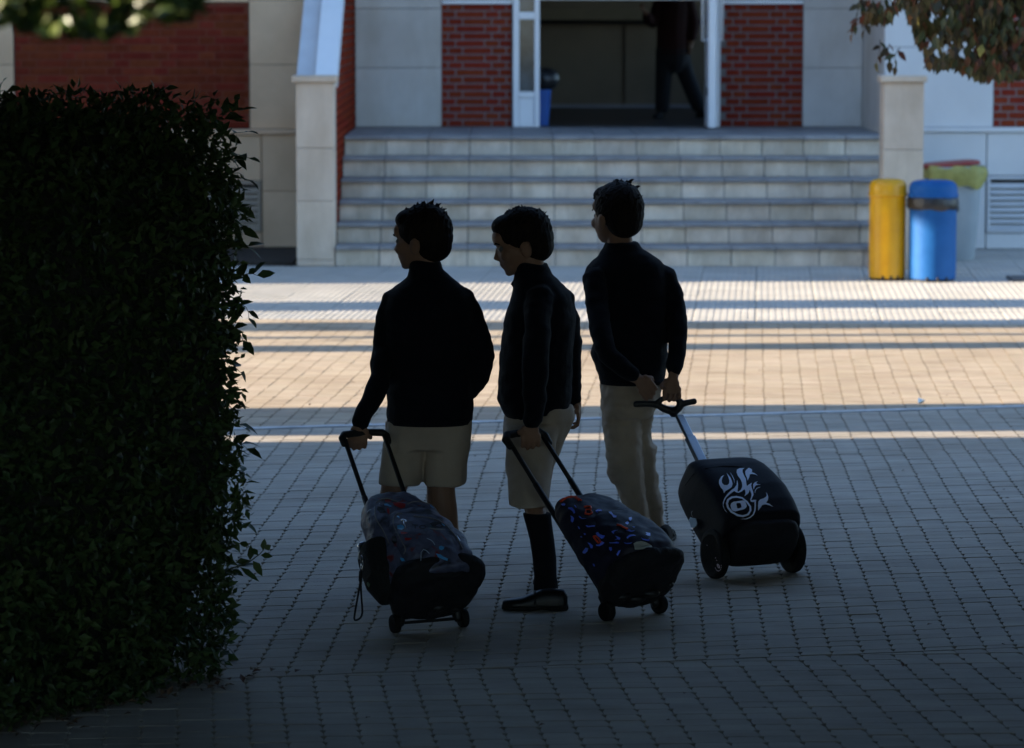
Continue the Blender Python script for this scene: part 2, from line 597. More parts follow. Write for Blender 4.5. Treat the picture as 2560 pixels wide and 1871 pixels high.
def paver_geo(ox, oy, ex, ey, z, gap=0.0005, clip=None):
    cx, cy = PW / 2, PL / 2
    top, mid, low = [], [], []
    for (x, y) in OUT:
        def q(s, zz):
            xx = cx + (x - cx) * (1 - s / (PW / 2))
            yy = cy + (y - cy) * (1 - s / (PL / 2))
            X, Y = ox + ex[0] * xx + ey[0] * yy, oy + ex[1] * xx + ey[1] * yy
            if clip:
                Y = min(max(Y, clip[0](X)), clip[1](X))
            return Vector((X, Y, zz))
        top.append(q(gap + 0.0010, z))
        mid.append(q(gap, z - 0.0013))
        low.append(q(gap, z - 0.028))
    n = len(OUT)
    fs = [tuple(range(n))]
    for a in (0, n):
        for j in range(n):
            k = (j + 1) % n
            fs.append((a + j, a + n + j, a + n + k, a + k))
    return top + mid + low, fs


def line1(x):          # white line, the border of far and middle paving
    return 16.27 + 0.235 * x


def line2(x):          # border of middle and near paving
    return 10.155 + 0.20 * x


def line0(x):          # border of paving and ribbed slabs
    return 21.49 - 0.073 * x


zones = [
    ((1.9, 16.0), (0.9975, -0.0706), (0.0706, 0.9975), (lambda x: line1(x) + 0.045, lambda x: line0(x) - 0.01)),
    ((0.6, 13.0), (0.982, 0.188), (0.0375, 0.9993), (lambda x: line2(x) + 0.008, lambda x: line1(x) - 0.045)),
    ((0.2, 9.0), (0.998, 0.06), (-0.092, 0.9958), (lambda x: -9, lambda x: line2(x) - 0.008)),
]
pavers = []
for zi, (O, er, ec, clip) in enumerate(zones):
    for i in range(-85, 86):
        drift = 0
        for j in range(-190, 190):
            off = 0.018 * noise.noise(Vector((i * 0.13, j * 0.02, zi * 3.3))) + R.uniform(-0.0009, 0.0009)
            wob = 0.005 * noise.noise(Vector((i * 0.05, j * 0.16, zi * 9.1))) + 0.0050 * noise.noise(Vector((i * 0.02, j * 0.9, zi + 5)))
            a = i * PW + wob
            b = j * PL + off
            x = O[0] + er[0] * a + ec[0] * b
            y = O[1] + er[1] * a + ec[1] * b
            cx = x + er[0] * PW / 2 + ec[0] * PL / 2
            cy = y + er[1] * PW / 2 + ec[1] * PL / 2
            if not (6.2 < cy < 23) or not (clip[0](cx) - PL * 0.42 < cy < clip[1](cx) + PL * 0.42):
                continue
            lim = 0.1506 * cy + 2.0
            if abs(cx) > lim:
                continue
            z = 0.0012 * noise.noise(Vector((cx * 9, cy * 9, 2))) + R.uniform(-0.0012, 0.0012)
            pavers.append((cy + (100 if abs(cx) > 0.1506 * cy or cy < 8.3 or cx < -0.09 * cy - 0.1 and cy < 10.2 else 0), x, y, er, ec, z, clip))
pavers.sort(key=lambda p: p[0])
paving = empty('paving', (0, 0, 0), kind='structure')
for n_, (d_, x, y, er, ec, z, cp) in enumerate(pavers[:290]):
    vs, fs = paver_geo(x, y, er, ec, z, clip=cp)
    s = S().add(vs, fs)
    o = s.build('paver', M_PAVER_G, paving)
rest = S()
for (d_, x, y, er, ec, z, cp) in pavers[290:]:
    vs, fs = paver_geo(x, y, er, ec, z, clip=cp)
    rest.add(vs, fs, 1 if cp is zones[0][3] else 0)
rest.build('paver_field', [M_PAVER_G, M_PAVER], paving, kind='stuff')

# white line (painted kerb strip between two layings)
s = S()
p0, p1 = Vector((-5, line1(-5))), Vector((5, line1(5)))
dd = (p1 - p0).normalized()
nn = Vector((-dd.y, dd.x)) * 0.033
vs = []
for (p, sg, z) in ((p0, -1, 0.004), (p1, -1, 0.004), (p1, 1, 0.004), (p0, 1, 0.004), (p0, -1, -0.03), (p1, -1, -0.03), (p1, 1, -0.03), (p0, 1, -0.03)):
    vs.append((p.x + nn.x * sg, p.y + nn.y * sg, z))
s.add(vs, [(0, 1, 2, 3), (0, 4, 5, 1), (1, 5, 6, 2), (2, 6, 7, 3), (3, 7, 4, 0)])
tag(s.build('court_line', M_LINE), kind='structure')

# ribbed slabs of the pavement in front of the stairs
slab_paving = empty('pavement', (0, 0, 0), kind='structure')
SL = 0.40
sl = S()
NR = 9
rows, vs = [], []
prof = []
for r_ in range(NR):
    a = -SL / 2 + 0.002 + (SL - 0.004) * r_ / NR
    w = (SL - 0.004) / NR
    prof += [(a + 0.0025, -0.0035), (a + 0.0065, 0.0), (a + w - 0.0065, 0.0), (a + w - 0.0025, -0.0035)]
prof = [(-SL / 2 + 0.002, -0.03), (-SL / 2 + 0.002, -0.0035)] + prof + [(SL / 2 - 0.002, -0.0035), (SL / 2 - 0.002, -0.03)]
n = len(prof)
vs = [(x, -SL / 2 + 0.003, z) for x, z in prof] + [(x, SL / 2 - 0.003, z) for x, z in prof]
fs = [(i, i + 1, n + i + 1, n + i) for i in range(n - 1)] + [tuple(range(n))[::-1], tuple(range(n, 2 * n))]
sl.add(vs, fs)
slab0 = sl.build('slab', M_SLAB, slab_paving)
ang = math.atan2(-0.073, 1)
ca, sa = cos(ang), sin(ang)
O = Vector((0.34, line0(0.34) + 0.0))
first = True
for i in range(-13, 13):
    for j in range(0, 18):
        lx, ly = (i + 0.5) * SL, (j + 0.5) * SL
        x, y = O.x + lx * ca - ly * sa, O.y + lx * sa + ly * ca
        if -1.66 < x < 3.12 and y > 26.0 + 0.18:
            continue
        if x <= -1.66 and y > 26.2 or y > 28.0:
            continue
        if abs(x) > 0.1506 * y + 0.6 or x < -0.08 * y - 0.9:
            continue
        if first:
            c, first = slab0, False
            c.location = (x, y, R.uniform(-0.0015, 0.0015))
            c.rotation_euler = (0, 0, ang)
        else:
            copy_as(slab0, slab_paving, (x, y, R.uniform(-0.0015, 0.0015)), (R.uniform(-0.002, 0.002), R.uniform(-0.002, 0.002), ang))
# dark ground strip under the left wing
s = S().box((-5.2, 26.3, -0.02), (-1.70, 27.8, 0.012))
tag(s.build('dark_ground_strip', mat('dark_ground', (0.035, 0.03, 0.025), 0.95, (0.06, 0.05, 0.04), 20, 0.6, 80)), kind='structure')


# ================================================================== BUILDING
def brick_field(parent, x0, x1, z0, z1, y, zstep=0.0625, mortar=M_MORTAR, bm=None, proud=0.004, flip=False):
    """Flemish bond of single bricks, set proud of the mortar bed, in a wall plane facing the camera"""
    b = S().box((x0, y, z0), (x1, y + 0.05, z1))
    b.build('mortar_bed', mortar, parent)
    protos = {}

    def piece(a, c, zz):
        w = round(c - a, 3)
        if w < 0.02:
            return
        loc = ((a + c) / 2, y - proud + R.uniform(-0.0012, 0.0012), zz)
        if w not in protos:
            q = S().cbox((-w / 2, 0, 0), (w / 2, 0.04, zstep - 0.011), 0.003)
            o = q.build('brick', bm or M_BRICK)
            o.parent = parent
            o.location = Vector(loc) - origin(parent)
            protos[w] = o
        else:
            copy_as(protos[w], parent, Vector(loc) - origin(parent), (0, R.uniform(-0.004, 0.004), 0))

    nz = int((z1 - z0) / zstep + 0.5)
    for k in range(nz):
        x = x0 - (0.0 if k % 2 else 0.19) + (0.05 if flip else 0)
        long = (k % 2 == 0)
        while x < x1:
            w = 0.24 if long else 0.115
            a, c = max(x, x0), min(x + w, x1)
            if c - a > 0.03:
                piece(a, c, z0 + k * zstep + 0.005)
            x += w + 0.011
            long = not long


def panels(parent, x0, x1, z0, z1, y, wx, hz, m, depth=0.03, gap=0.004):
    nx = max(1, round((x1 - x0) / wx))
    nz = max(1, round((z1 - z0) / hz))
    dx, dz = (x1 - x0) / nx, (z1 - z0) / nz
    proto = None
    for i in range(nx):
        for k in range(nz):
            loc = Vector((x0 + (i + 0.5) * dx, y + R.uniform(-0.0008, 0.0008), z0 + (k + 0.5) * dz)) - origin(parent)
            if proto is None:
                q = S().cbox((-dx / 2 + gap / 2, 0, -dz / 2 + gap / 2), (dx / 2 - gap / 2, depth, dz / 2 - gap / 2), 0.003)
                proto = q.build('stone_panel', m)
                proto.parent = parent
                proto.location = loc
            else:
                copy_as(proto, parent, loc)


ZL = 0.94          # landing height
DW = 29.5          # entrance wall
DB = 26.0          # foot of the stairs
DG = 27.8          # wing walls
XL, XR = -1.355, 3.03

# --- entrance wall
ew = empty('entrance_wall', ((XL + XR) / 2, DW, ZL),
           'entrance wall with open doorway, stone cladding and two narrow brick panels at top of stairs', 'wall')
S().box((XL - 0.3, DW + 0.045, -0.02), (0.0, DW + 0.30, 7.0)).build('wall_core', M_MORTAR, ew)
S().box((1.80, DW + 0.045, -0.02), (XR + 0.3, DW + 0.30, 7.0)).build('wall_core', M_MORTAR, ew)
S().box((0.0, DW + 0.047, 3.2), (1.80, DW + 0.30, 7.0)).build('wall_core', M_MORTAR, ew)
sp = empty('stone_cladding', (0, 0, 0))
sp.parent = ew
sp.location = (0, 0, 0)
panels(sp, XL, -0.61, ZL, 4.0, DW, 0.75, 0.51, M_STONE)
panels(sp, 2.515, XR, ZL, 4.0, DW, 0.5, 0.51, M_STONE)
panels(sp, -0.608, 1.0, 2.03, 4.0, DW - 0.004, 0.8, 0.50, M_STONE)
panels(sp, 1.0, 2.513, 2.03, 4.0, DW - 0.004, 0.8, 0.50, M_STONE)
for (a, b, fl) in ((-0.607, -0.003, False), (1.803, 2.513, True)):
    bp_ = empty('brick_panel', (0, 0, 0))
    bp_.parent = ew
    brick_field(bp_, a, b, ZL, 1.995, DW + 0.012, flip=fl)
lint = S().cbox((-0.605, DW - 0.02, 1.998), (0.0, DW + 0.05, 2.028), 0.004)
lint.build('lintel', M_WHITE, ew)
S().cbox((1.805, DW - 0.02, 1.998), (2.513, DW + 0.05, 2.028), 0.004).build('lintel', M_WHITE, ew)

# --- side light beside the doorway
sd = empty('side_light', (0.12, DW, ZL), 'narrow white glazed side panel left of the open doorway', 'window panel')
x0, x1, y0, y1 = 0.008, 0.238, DW - 0.03, DW + 0.03
S().cbox((x0, y0, ZL), (x0 + 0.055, y1, 3.1)).build('stile', M_WHITE, sd)
S().cbox((x1 - 0.045, y0, ZL), (x1, y1, 3.1)).build('stile', M_WHITE, sd)
for (a, b) in ((ZL, ZL + 0.03), (1.19, 1.245), (1.865, 1.93), (3.06, 3.1)):
    S().cbox((x0 + 0.056, y0 + 0.002, a + 0.001), (x1 - 0.046, y1 - 0.002, b)).build('rail', M_WHITE, sd)
S().cbox((x0 + 0.057, y0 + 0.014, ZL + 0.031), (x1 - 0.047, y1 - 0.014, 1.189)).build('kick_panel', M_WHITE, sd)
M_GLASS = mat('dim_door_glass', (0.10, 0.12, 0.13), 0.08, (0.04, 0.05, 0.05), 3, spec=0.6)
for (a, b) in ((1.246, 1.864), (1.931, 3.059)):
    S().box((x0 + 0.056, DW - 0.004, a), (x1 - 0.046, DW + 0.004, b)).build('pane', M_GLASS, sd)

# --- open door leaf at the right of the doorway, seen on edge
dl = empty('door', (1.74, DW, ZL), 'white door leaf standing open, seen edge-on at right of the doorway', 'door')
S().cbox((1.665, DW - 0.55, ZL + 0.01), (1.735, DW - 0.02, 3.1), 0.008).build('leaf', M_WHITE, dl)
S().cbox((1.745, DW - 0.06, ZL), (1.797, DW + 0.03, 3.15), 0.006).build('door_frame', M_WHITE, dl)
for sx in (-1, 1):
    h = S()
    hx = 1.70 + sx * 0.085
    h.tube([(1.70 + sx * 0.034, DW - 0.50, 1.70), (hx, DW - 0.50, 1.685), (hx, DW - 0.50, 2.4), (1.70 + sx * 0.034, DW - 0.50, 2.42)], 0.010, 8)
    h.build('handle', M_WHITE, dl, smooth=True)
h = S().cbox((1.655, DW - 0.45, 1.22), (1.664, DW - 0.38, 1.29), 0.002)
h.build('lock', M_BLK, dl)

# --- hall behind the doorway
hall = empty('entrance_hall', (1.2, 32, ZL), kind='structure')
S().box((-2.5, DW + 0.301, ZL - 0.05), (4.5, 35.0, ZL)).build('hall_floor', M_ROOMFLOOR, hall)
S().box((0.0, DW - 0.0, ZL - 0.05), (1.80, DW + 0.30, ZL - 0.001)).build('threshold', M_ROOMFLOOR, hall)
S().box((-2.5, 35.0, ZL - 0.05), (4.5, 35.2, 3.9)).build('hall_wall', M_ROOMWALL, hall)
S().box((-2.7, DW + 0.302, ZL - 0.05), (-2.5, 35.2, 3.9)).build('hall_wall', M_ROOMWALL, hall)
S().box((4.5, DW + 0.302, ZL - 0.05), (4.7, 35.2, 1.6)).build('hall_wall', M_ROOMWALL, hall)
S().box((4.5, DW + 0.302, 3.4), (4.7, 35.2, 3.9)).build('hall_wall', M_ROOMWALL, hall)
S().box((4.5, DW + 0.302, 1.601), (4.7, 31.0, 3.399)).build('hall_wall', M_ROOMWALL, hall)  # opening beyond this piece added to let sky light into the hall
S().box((-2.7, DW + 0.302, 3.9), (4.7, 35.2, 4.0)).build('hall_ceiling', M_ROOMWALL, hall)
S().box((-2.5, 34.97, ZL), (4.5, 34.999, ZL + 0.035)).build('skirting', M_ROOMTRIM, hall)
S().cbox((-2.5, 34.88, 1.835), (4.5, 34.999, 1.95)).build('ledge', M_ROOMBAND, hall)
S().box((-2.5, 34.93, 1.795), (4.5, 34.999, 1.834)).build('ledge_moulding', M_DARK, hall)
for k in range(6):
    S().box((-2.0 + k * 1.05, 34.99, ZL + 0.04), (-1.99 + k * 1.05, 34.998, 1.79)).build('panel_joint', M_DARK, hall)

# --- canopy slab over the landing, above the picture
cnp = empty('entrance_canopy', (0.74, 28, 3.9), 'flat concrete canopy over the entrance landing', 'canopy')
S().box((XL - 0.28, 27.7, 4.51), (XR + 0.28, DW - 0.002, 4.75)).build('canopy_slab', M_RENDER, cnp)

# --- wing walls
lw = empty('left_wing_wall', (-3.2, DG, 0), 'warm-tinted stone wing wall with a wide red brick panel and vent, left of stairs', 'wall')
S().box((-8.0, DG + 0.045, -0.02), (XL - 0.302, DG + 0.3, 7.0)).build('wall_core', M_MORTAR, lw)
sp = empty('stone_cladding', (0, 0, 0))
sp.parent = lw
panels(sp, -2.139, XL - 0.302, 0.985, 3.6, DG, 0.48, 0.51, M_STONE_L)
panels(sp, -6.0, -4.06, 0.985, 3.6, DG, 0.65, 0.51, M_STONE_L)
panels(sp, -4.058, -2.141, 2.012, 3.6, DG, 0.64, 0.5, M_STONE_L)
panels(sp, -2.04, XL - 0.302, 0.02, 0.94, DG - 0.05, 0.38, 0.46, M_STONE_L, depth=0.09)
panels(sp, -6.0, -2.70, 0.02, 0.94, DG - 0.05, 0.66, 0.46, M_STONE_L, depth=0.09)
panels(sp, -2.695, -2.045, 0.565, 0.94, DG - 0.05, 0.65, 0.40, M_STONE_L, depth=0.09)
panels(sp, -2.695, -2.045, 0.02, 0.145, DG - 0.05, 0.65, 0.12, M_STONE_L, depth=0.09)
S().cbox((-6.0, DG - 0.075, 0.942), (XL - 0.302, DG + 0.03, 0.983), 0.006).build('plinth_ledge', M_STONE_L, lw)
bp_ = empty('brick_panel', (0, 0, 0))
bp_.parent = lw
brick_field(bp_, -4.05, -2.145, 0.985, 2.01, DG + 0.012, mortar=M_MORTAR_R, bm=M_BRICK_L)


def louvre(x0, x1, z0, z1, y, label, lm=None):
    lm = lm or M_LOUVRE
    v = empty('vent', ((x0 + x1) / 2, y, z0), label, 'vent')
    S().box((x0, y + 0.03, z0), (x1, y + 0.07, z1)).build('backing', M_DARK, v)
    fr = S()
    fr.cbox((x0, y - 0.012, z0), (x0 + 0.025, y + 0.028, z1))
    fr.cbox((x1 - 0.025, y - 0.012, z0), (x1, y + 0.028, z1))
    fr.cbox((x0 + 0.026, y - 0.012, z0), (x1 - 0.026, y + 0.028, z0 + 0.025))
    fr.cbox((x0 + 0.026, y - 0.012, z1 - 0.025), (x1 - 0.026, y + 0.028, z1))
    fr.build('vent_frame', lm, v)
    k = 0
    z = z0 + 0.035
    while z < z1 - 0.05:
        q = S()
        q.add([(x0 + 0.027, y - 0.008, z), (x1 - 0.027, y - 0.008, z), (x1 - 0.027, y + 0.024, z + 0.034), (x0 + 0.027, y + 0.024, z + 0.034),
               (x0 + 0.027, y - 0.008, z - 0.006), (x1 - 0.027, y - 0.008, z - 0.006), (x1 - 0.027, y + 0.024, z + 0.028), (x0 + 0.027, y + 0.024, z + 0.028)],
              [(0, 1, 2, 3), (4, 7, 6, 5), (0, 4, 5, 1), (2, 6, 7, 3)])
        q.build('slat', lm, v)
        z += 0.048


louvre(-2.69, -2.05, 0.15, 0.56, DG - 0.05, 'beige louvred vent low in the left wing wall beside the hedge', mat('beige_louvre', (0.46, 0.38, 0.29), 0.6))

rw = empty('right_wing_wall', (4.5, DG, 0), 'pale clad wing wall with a brick panel right of the stairs', 'wall')
S().box((XR + 0.03, DG + 0.045, -0.02), (9.0, DG + 0.3, 7.0)).build('wall_core', M_MORTAR, rw)
S().box((XR + 0.004, DG + 0.046, -0.02), (XR + 0.03, DW + 0.04, 7.0)).build('return_facing', M_STONE, rw)
sp = empty('stone_cladding', (0, 0, 0))
sp.parent = rw
panels(sp, XR + 0.002, 3.925, 1.0, 3.6, DG, 0.8, 0.65, M_STONE_R)
panels(sp, 3.93, 5.5, 2.012, 3.6, DG, 0.8, 0.65, M_STONE_R)
panels(sp, 5.5, 8.0, 1.0, 3.6, DG, 0.8, 0.65, M_STONE_R)
panels(sp, XR + 0.002, 3.87, 0.005, 0.955, DG - 0.03, 0.8, 0.95, M_STONE_R, depth=0.07)
panels(sp, 3.875, 5.0, 0.605, 0.955, DG - 0.03, 1.1, 0.35, M_STONE_R, depth=0.07)
panels(sp, 3.875, 5.0, 0.005, 0.135, DG - 0.03, 1.1, 0.13, M_STONE_R, depth=0.07)
panels(sp, 5.005, 8.0, 0.005, 0.955, DG - 0.03, 1.0, 0.95, M_STONE_R, depth=0.07)
S().cbox((XR + 0.002, DG - 0.05, 0.957), (8.0, DG + 0.03, 0.998), 0.006).build('plinth_ledge', M_STONE_R, rw)
bp_ = empty('brick_panel', (0, 0, 0))
bp_.parent = rw
brick_field(bp_, 3.93, 4.85, 1.0, 2.01, DG + 0.012)
louvre(3.88, 4.9, 0.14, 0.60, DG - 0.03, 'wide grey louvred vent low in the right wing wall')

# --- flanking walls of the stairs
for (side, xa, xb, lab) in ((-1, XL - 0.30, XL, 'brick-faced sloping parapet with pale coping left of the stairs'),
                            (1, XR, XR + 0.30, 'stone-faced sloping parapet with pale coping right of the stairs')):
    if side > 0:
        # right side: the stairs run up to the end of the wing wall; the pier stands in front of their end
        xa, xb = 2.802, 3.104
        cl = empty('gate_pier', (2.95, 25.83, 0), 'square pale stone pier with cap behind the yellow litter bin', 'pier', 'piers at the foot of the stairs')
        zz = [0.0, 0.05, 0.50, 0.905, 1.412]
        for a, b in zip(zz[:-1], zz[1:]):
            S().cbox((xa, 25.68, a + 0.0015), (xb, 25.965, b - 0.0015), 0.003).build('stone_block', M_PIER, cl)
        S().cbox((xa - 0.026, 25.65, 1.413), (xb + 0.02, 25.97, 1.462), 0.006).build('cap', M_PIER, cl)
        continue
    pw = empty('parapet_wall', ((xa + xb) / 2, DB + 0.3, 0), lab, 'wall')
    ya, yb, yc = DB + 0.302, DG + 0.298, DW + 0.04
    za, zb = 1.36, 1.36 + 0.58 * (yb - ya)

    def prism(x0, x1, y0, y1, z0, h0, h1):
        return S().add([(x0, y0, z0), (x1, y0, z0), (x1, y1, z0), (x0, y1, z0), (x0, y0, h0), (x1, y0, h0), (x1, y1, h1), (x0, y1, h1)],
                       [(0, 3, 2, 1), (4, 5, 6, 7), (0, 1, 5, 4), (1, 2, 6, 5), (2, 3, 7, 6), (3, 0, 4, 7)])
    ins = 0.0
    prism(xa + 0.02, xb - 0.02, ya, yb, -0.02, za, zb).build('wall_core', M_MORTAR if side < 0 else M_STONE, pw)
    S().box((xa + 0.021, yb + 0.001, -0.02), (xb - 0.021, yc, 4.5)).build('wall_core', M_MORTAR if side < 0 else M_STONE, pw)
    c = prism(xa - 0.01, xb + 0.012, ya - 0.02, yb, 0, za + 0.035, zb + 0.035)
    # slab lying on the slope
    c = S().add([(xa - 0.01, ya, za), (xb + 0.012, ya, za), (xb + 0.012, yb, zb), (xa - 0.01, yb, zb),
                 (xa - 0.01, ya, za + 0.04), (xb + 0.012, ya, za + 0.04), (xb + 0.012, yb, zb + 0.04), (xa - 0.01, yb, zb + 0.04)],
                [(0, 3, 2, 1), (4, 5, 6, 7), (0, 1, 5, 4), (1, 2, 6, 5), (2, 3, 7, 6), (3, 0, 4, 7)])
    c.build('coping', M_COPING, pw)
    c = S().add([(xb - 0.16, ya, za + 0.041), (xb + 0.006, ya, za + 0.041), (xb + 0.006, yb, zb + 0.041), (xb - 0.16, yb, zb + 0.041),
                 (xb - 0.16, ya, za + 0.10), (xb + 0.006, ya, za + 0.10), (xb + 0.006, yb, zb + 0.10), (xb - 0.16, yb, zb + 0.10)],
                [(0, 3, 2, 1), (4, 5, 6, 7), (0, 1, 5, 4), (1, 2, 6, 5), (2, 3, 7, 6), (3, 0, 4, 7)])
    c.build('coping_kerb', M_WHITE, pw)
    if side < 0:
        br = S()
        for k in range(60):
            z = 0.005 + k * 0.0625
            y = ya + (0.0 if k % 2 else -0.12)
            w = 0.24
            while y < yc:
                a, b = max(y, ya), min(y + w, yc)
                top = za + 0.58 * (min(a, yb) - ya) if a < yb else 9
                if b - a > 0.03 and z + 0.05 < top + 0.02:
                    e = R.uniform(-0.001, 0.001)
                    br.cbox((xb - 0.021, a, z), (xb + e - 0.002, b, z + 0.0515), 0.002)
                y += w + 0.011
        br.build('brick_facing', M_BRICK, pw, kind='stuff')
    else:
        S().box((xa - 0.0, ya + 0.001, 0), (xa + 0.0195, yb, 1.30)).build('stone_facing', M_STONE, pw)
        S().box((xa - 0.0, yb + 0.002, 0), (xa + 0.0195, yc, 4.5)).build('stone_facing', M_STONE, pw)
    # column at the foot
    cl = empty('gate_pier', ((xa + xb) / 2, DB + 0.15, 0),
               'square pale stone pier with cap at %s end of the stairs' % ('the hedge-side' if side < 0 else 'the litter-bin'), 'pier', 'piers at the foot of the stairs')
    zz = [0.0, 0.05, 0.50, 0.905, 1.405]
    for a, b in zip(zz[:-1], zz[1:]):
        S().cbox((xa + 0.006, DB, a + 0.0015), (xb - 0.004, DB + 0.298, b - 0.0015), 0.003).build('stone_block', M_PIER, cl)
    S().cbox((xa - 0.024, DB - 0.03, 1.406), (xb + 0.02, DB + 0.30, 1.455), 0.006).build('cap', M_PIER, cl)

# --- stairs: separate treads and riser slabs
st = empty('entrance_stairs', ((XL + XR) / 2, DB, 0), 'six wide stone steps leading up to the entrance landing', 'stairs')
RI, TR = ZL / 6, 0.30
S_core = S()
for k in range(6):
    S_core.box((XL, DB + k * TR + 0.03, k * RI - 0.034), (XR, DW + 0.04 if k == 5 else DB + (k + 1) * TR + 0.029, (k + 1) * RI - 0.035))
S_core.build('step_core', M_MORTAR, st)
NS = 13
SW = (XR - XL - 0.004) / NS
prof = [(-SW / 2 + 0.004, 0.025), (-SW / 2 + 0.004, 0.0)]
for r_ in range(7):
    a = -SW / 2 + 0.004 + (SW - 0.008) * (r_ + 1) / 7
    if r_ < 6:
        prof += [(a - 0.005, 0.0), (a - 0.003, 0.003), (a + 0.003, 0.003), (a + 0.005, 0.0)]
prof += [(SW / 2 - 0.004, 0.0), (SW / 2 - 0.004, 0.025)]
n = len(prof)
rp = S().add([(x, y, 0.001) for x, y in prof] + [(x, y, RI - 0.0335) for x, y in prof],
             [(i, i + 1, n + i + 1, n + i) for i in range(n - 1)] + [tuple(range(n))[::-1], tuple(range(n, 2 * n))]).build('riser', M_STEP)
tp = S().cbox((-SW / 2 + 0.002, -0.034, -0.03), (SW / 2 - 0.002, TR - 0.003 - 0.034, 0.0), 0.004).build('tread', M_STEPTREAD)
lp = S().cbox((-SW / 2 + 0.002, 0, -0.03), (SW / 2 - 0.002, 0.332, 0.0), 0.003).build('landing_slab', M_TREAD)
for o in (rp, tp, lp):
    o.parent = st
so = origin(st)
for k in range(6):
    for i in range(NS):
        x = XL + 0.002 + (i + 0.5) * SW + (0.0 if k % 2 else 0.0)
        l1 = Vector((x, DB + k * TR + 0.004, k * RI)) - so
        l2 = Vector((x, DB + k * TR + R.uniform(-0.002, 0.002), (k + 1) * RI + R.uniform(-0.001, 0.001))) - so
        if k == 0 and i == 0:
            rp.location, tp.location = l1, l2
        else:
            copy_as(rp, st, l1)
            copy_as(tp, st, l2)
for j in range(5):
    for i in range(NS):
        x = XL + 0.002 + (i + 0.5) * SW
        l3 = Vector((x, DB + 6 * TR - 0.002 + j * 0.335, ZL + R.uniform(-0.001, 0.001))) - so
        if i == 0 and j == 0:
            lp.location = l3
        else:
            copy_as(lp, st, l3)

# ================================================================== LEFT SIDE: added wall, gaps shaped to cast the bands of shade (outside the frame)
ww = empty('shade_wall', (-5.4, 10, 0), 'added off-frame wall whose openings shape the bands of sun on the yard', 'wall')
GAPS = [(15.53, 15.77), (16.86, 19.60), (19.97, 20.40), (20.50, 20.86), (21.42, 22.26), (22.92, 24.45)]
XW = -5.4
ybeg = -9.0
for k, (a, b) in enumerate(GAPS):
    a2, b2 = a + SUN_SLOPE * XW, b + SUN_SLOPE * XW
    S().box((XW - 0.30, ybeg, -0.02), (XW, a2, 6.8)).build('wall_pier', M_RENDER, ww) if k else None
    if k == 0:
        # near part; its high opening is added to let sun onto the near leaves
        S().box((XW - 0.30, ybeg, -0.02), (XW, 4.2, 6.8)).build('wall_pier', M_RENDER, ww)
        S().box((XW - 0.30, 4.201, -0.02), (XW, 5.2, 3.42)).build('wall_pier', M_RENDER, ww)
        S().box((XW - 0.30, 4.201, 3.85), (XW, 5.2, 6.8)).build('wall_pier', M_RENDER, ww)
        S().box((XW - 0.30, 5.201, -0.02), (XW, a2, 6.8)).build('wall_pier', M_RENDER, ww)
    S().box((XW - 0.299, a2 + 0.001, 3.25), (XW - 0.001, b2 - 0.001, 6.8)).build('lintel_block', M_RENDER, ww)
    S().box((XW - 0.299, a2 + 0.001, -0.02), (XW - 0.001, b2 - 0.001, 0.05)).build('sill_block', M_RENDER, ww)
    ybeg = b2
S().box((XW - 0.30, ybeg, -0.02), (XW, 40, 7.0)).build('wall_pier', M_RENDER, ww)

# creeper added off-frame: its shade breaks up the left ends of the light bands
vine = empty('shade_creeper', (XW + 0.25, 23, 0), 'added unseen creeper in the openings of the walkway wall', 'plant')
vn = S()
for k in range(2600):
    y = R.choice([R.gauss(23.6, 0.25), R.gauss(22.55, 0.12), R.gauss(21.6, 0.08), R.gauss(20.2, 0.2), R.gauss(18.0, 0.5)])
    z = abs(R.gauss(0.0, 0.6)) + 0.05
    y += 0.25 * noise.noise(Vector((z * 2.0, 1.3, 0)))
    if y > 19 and noise.noise(Vector((y * 9, z * 1.2, 4))) < 0.02:
        continue
    if y < 19 and noise.noise(Vector((y * 6, z * 1.6, 4))) < 0.25:
        continue
    p = Vector((XW + R.uniform(0.02, 0.3), y, z))
    l = R.uniform(0.05, 0.1)
    a = Vector((R.uniform(-1, 1), R.uniform(-1, 1), R.uniform(-1, 1))).normalized()
    b = a.cross(Vector((0.3, 0.5, 0.8))).normalized()
    vn.add([p, p + a * l * 0.5 + b * l * 0.3, p + a * l, p + a * l * 0.5 - b * l * 0.3], [(0, 1, 2, 3)])
vn.build('foliage', mat('creeper_leaf', (0.04, 0.06, 0.02), 0.5), vine, kind='stuff')

# unseen roof and walls added to darken the near yard
po = empty('shade_porch', (0, -1, 0), 'added unseen porch roof and walls that shade the near yard', 'porch')
PE = 12.4
S().box((-5.39, -2.0, 2.95), (5.0, 4.2, 3.2)).build('roof', M_RENDER, po)
S().box((-0.1, 4.201, 2.95), (5.0, 5.2, 3.2)).build('roof', M_RENDER, po)  # roof cut back here so a sun beam reaches the near leaves
S().box((-5.39, 5.201, 2.95), (5.0, PE, 3.2)).build('roof', M_RENDER, po)
S().box((5.001, -2.0, -0.02), (5.25, PE + 0.2, 3.2)).build('shade_side_wall', M_RENDER, po)
S().box((5.001, PE + 0.201, -0.02), (5.25, 15.1, 5.2)).build('shade_side_wall', M_RENDER, po)  # added wall, cuts sky light over the middle of the yard
S().box((-5.39, PE + 0.001, 2.45), (5.0, PE + 0.2, 3.2)).build('shade_beam', M_RENDER, po)


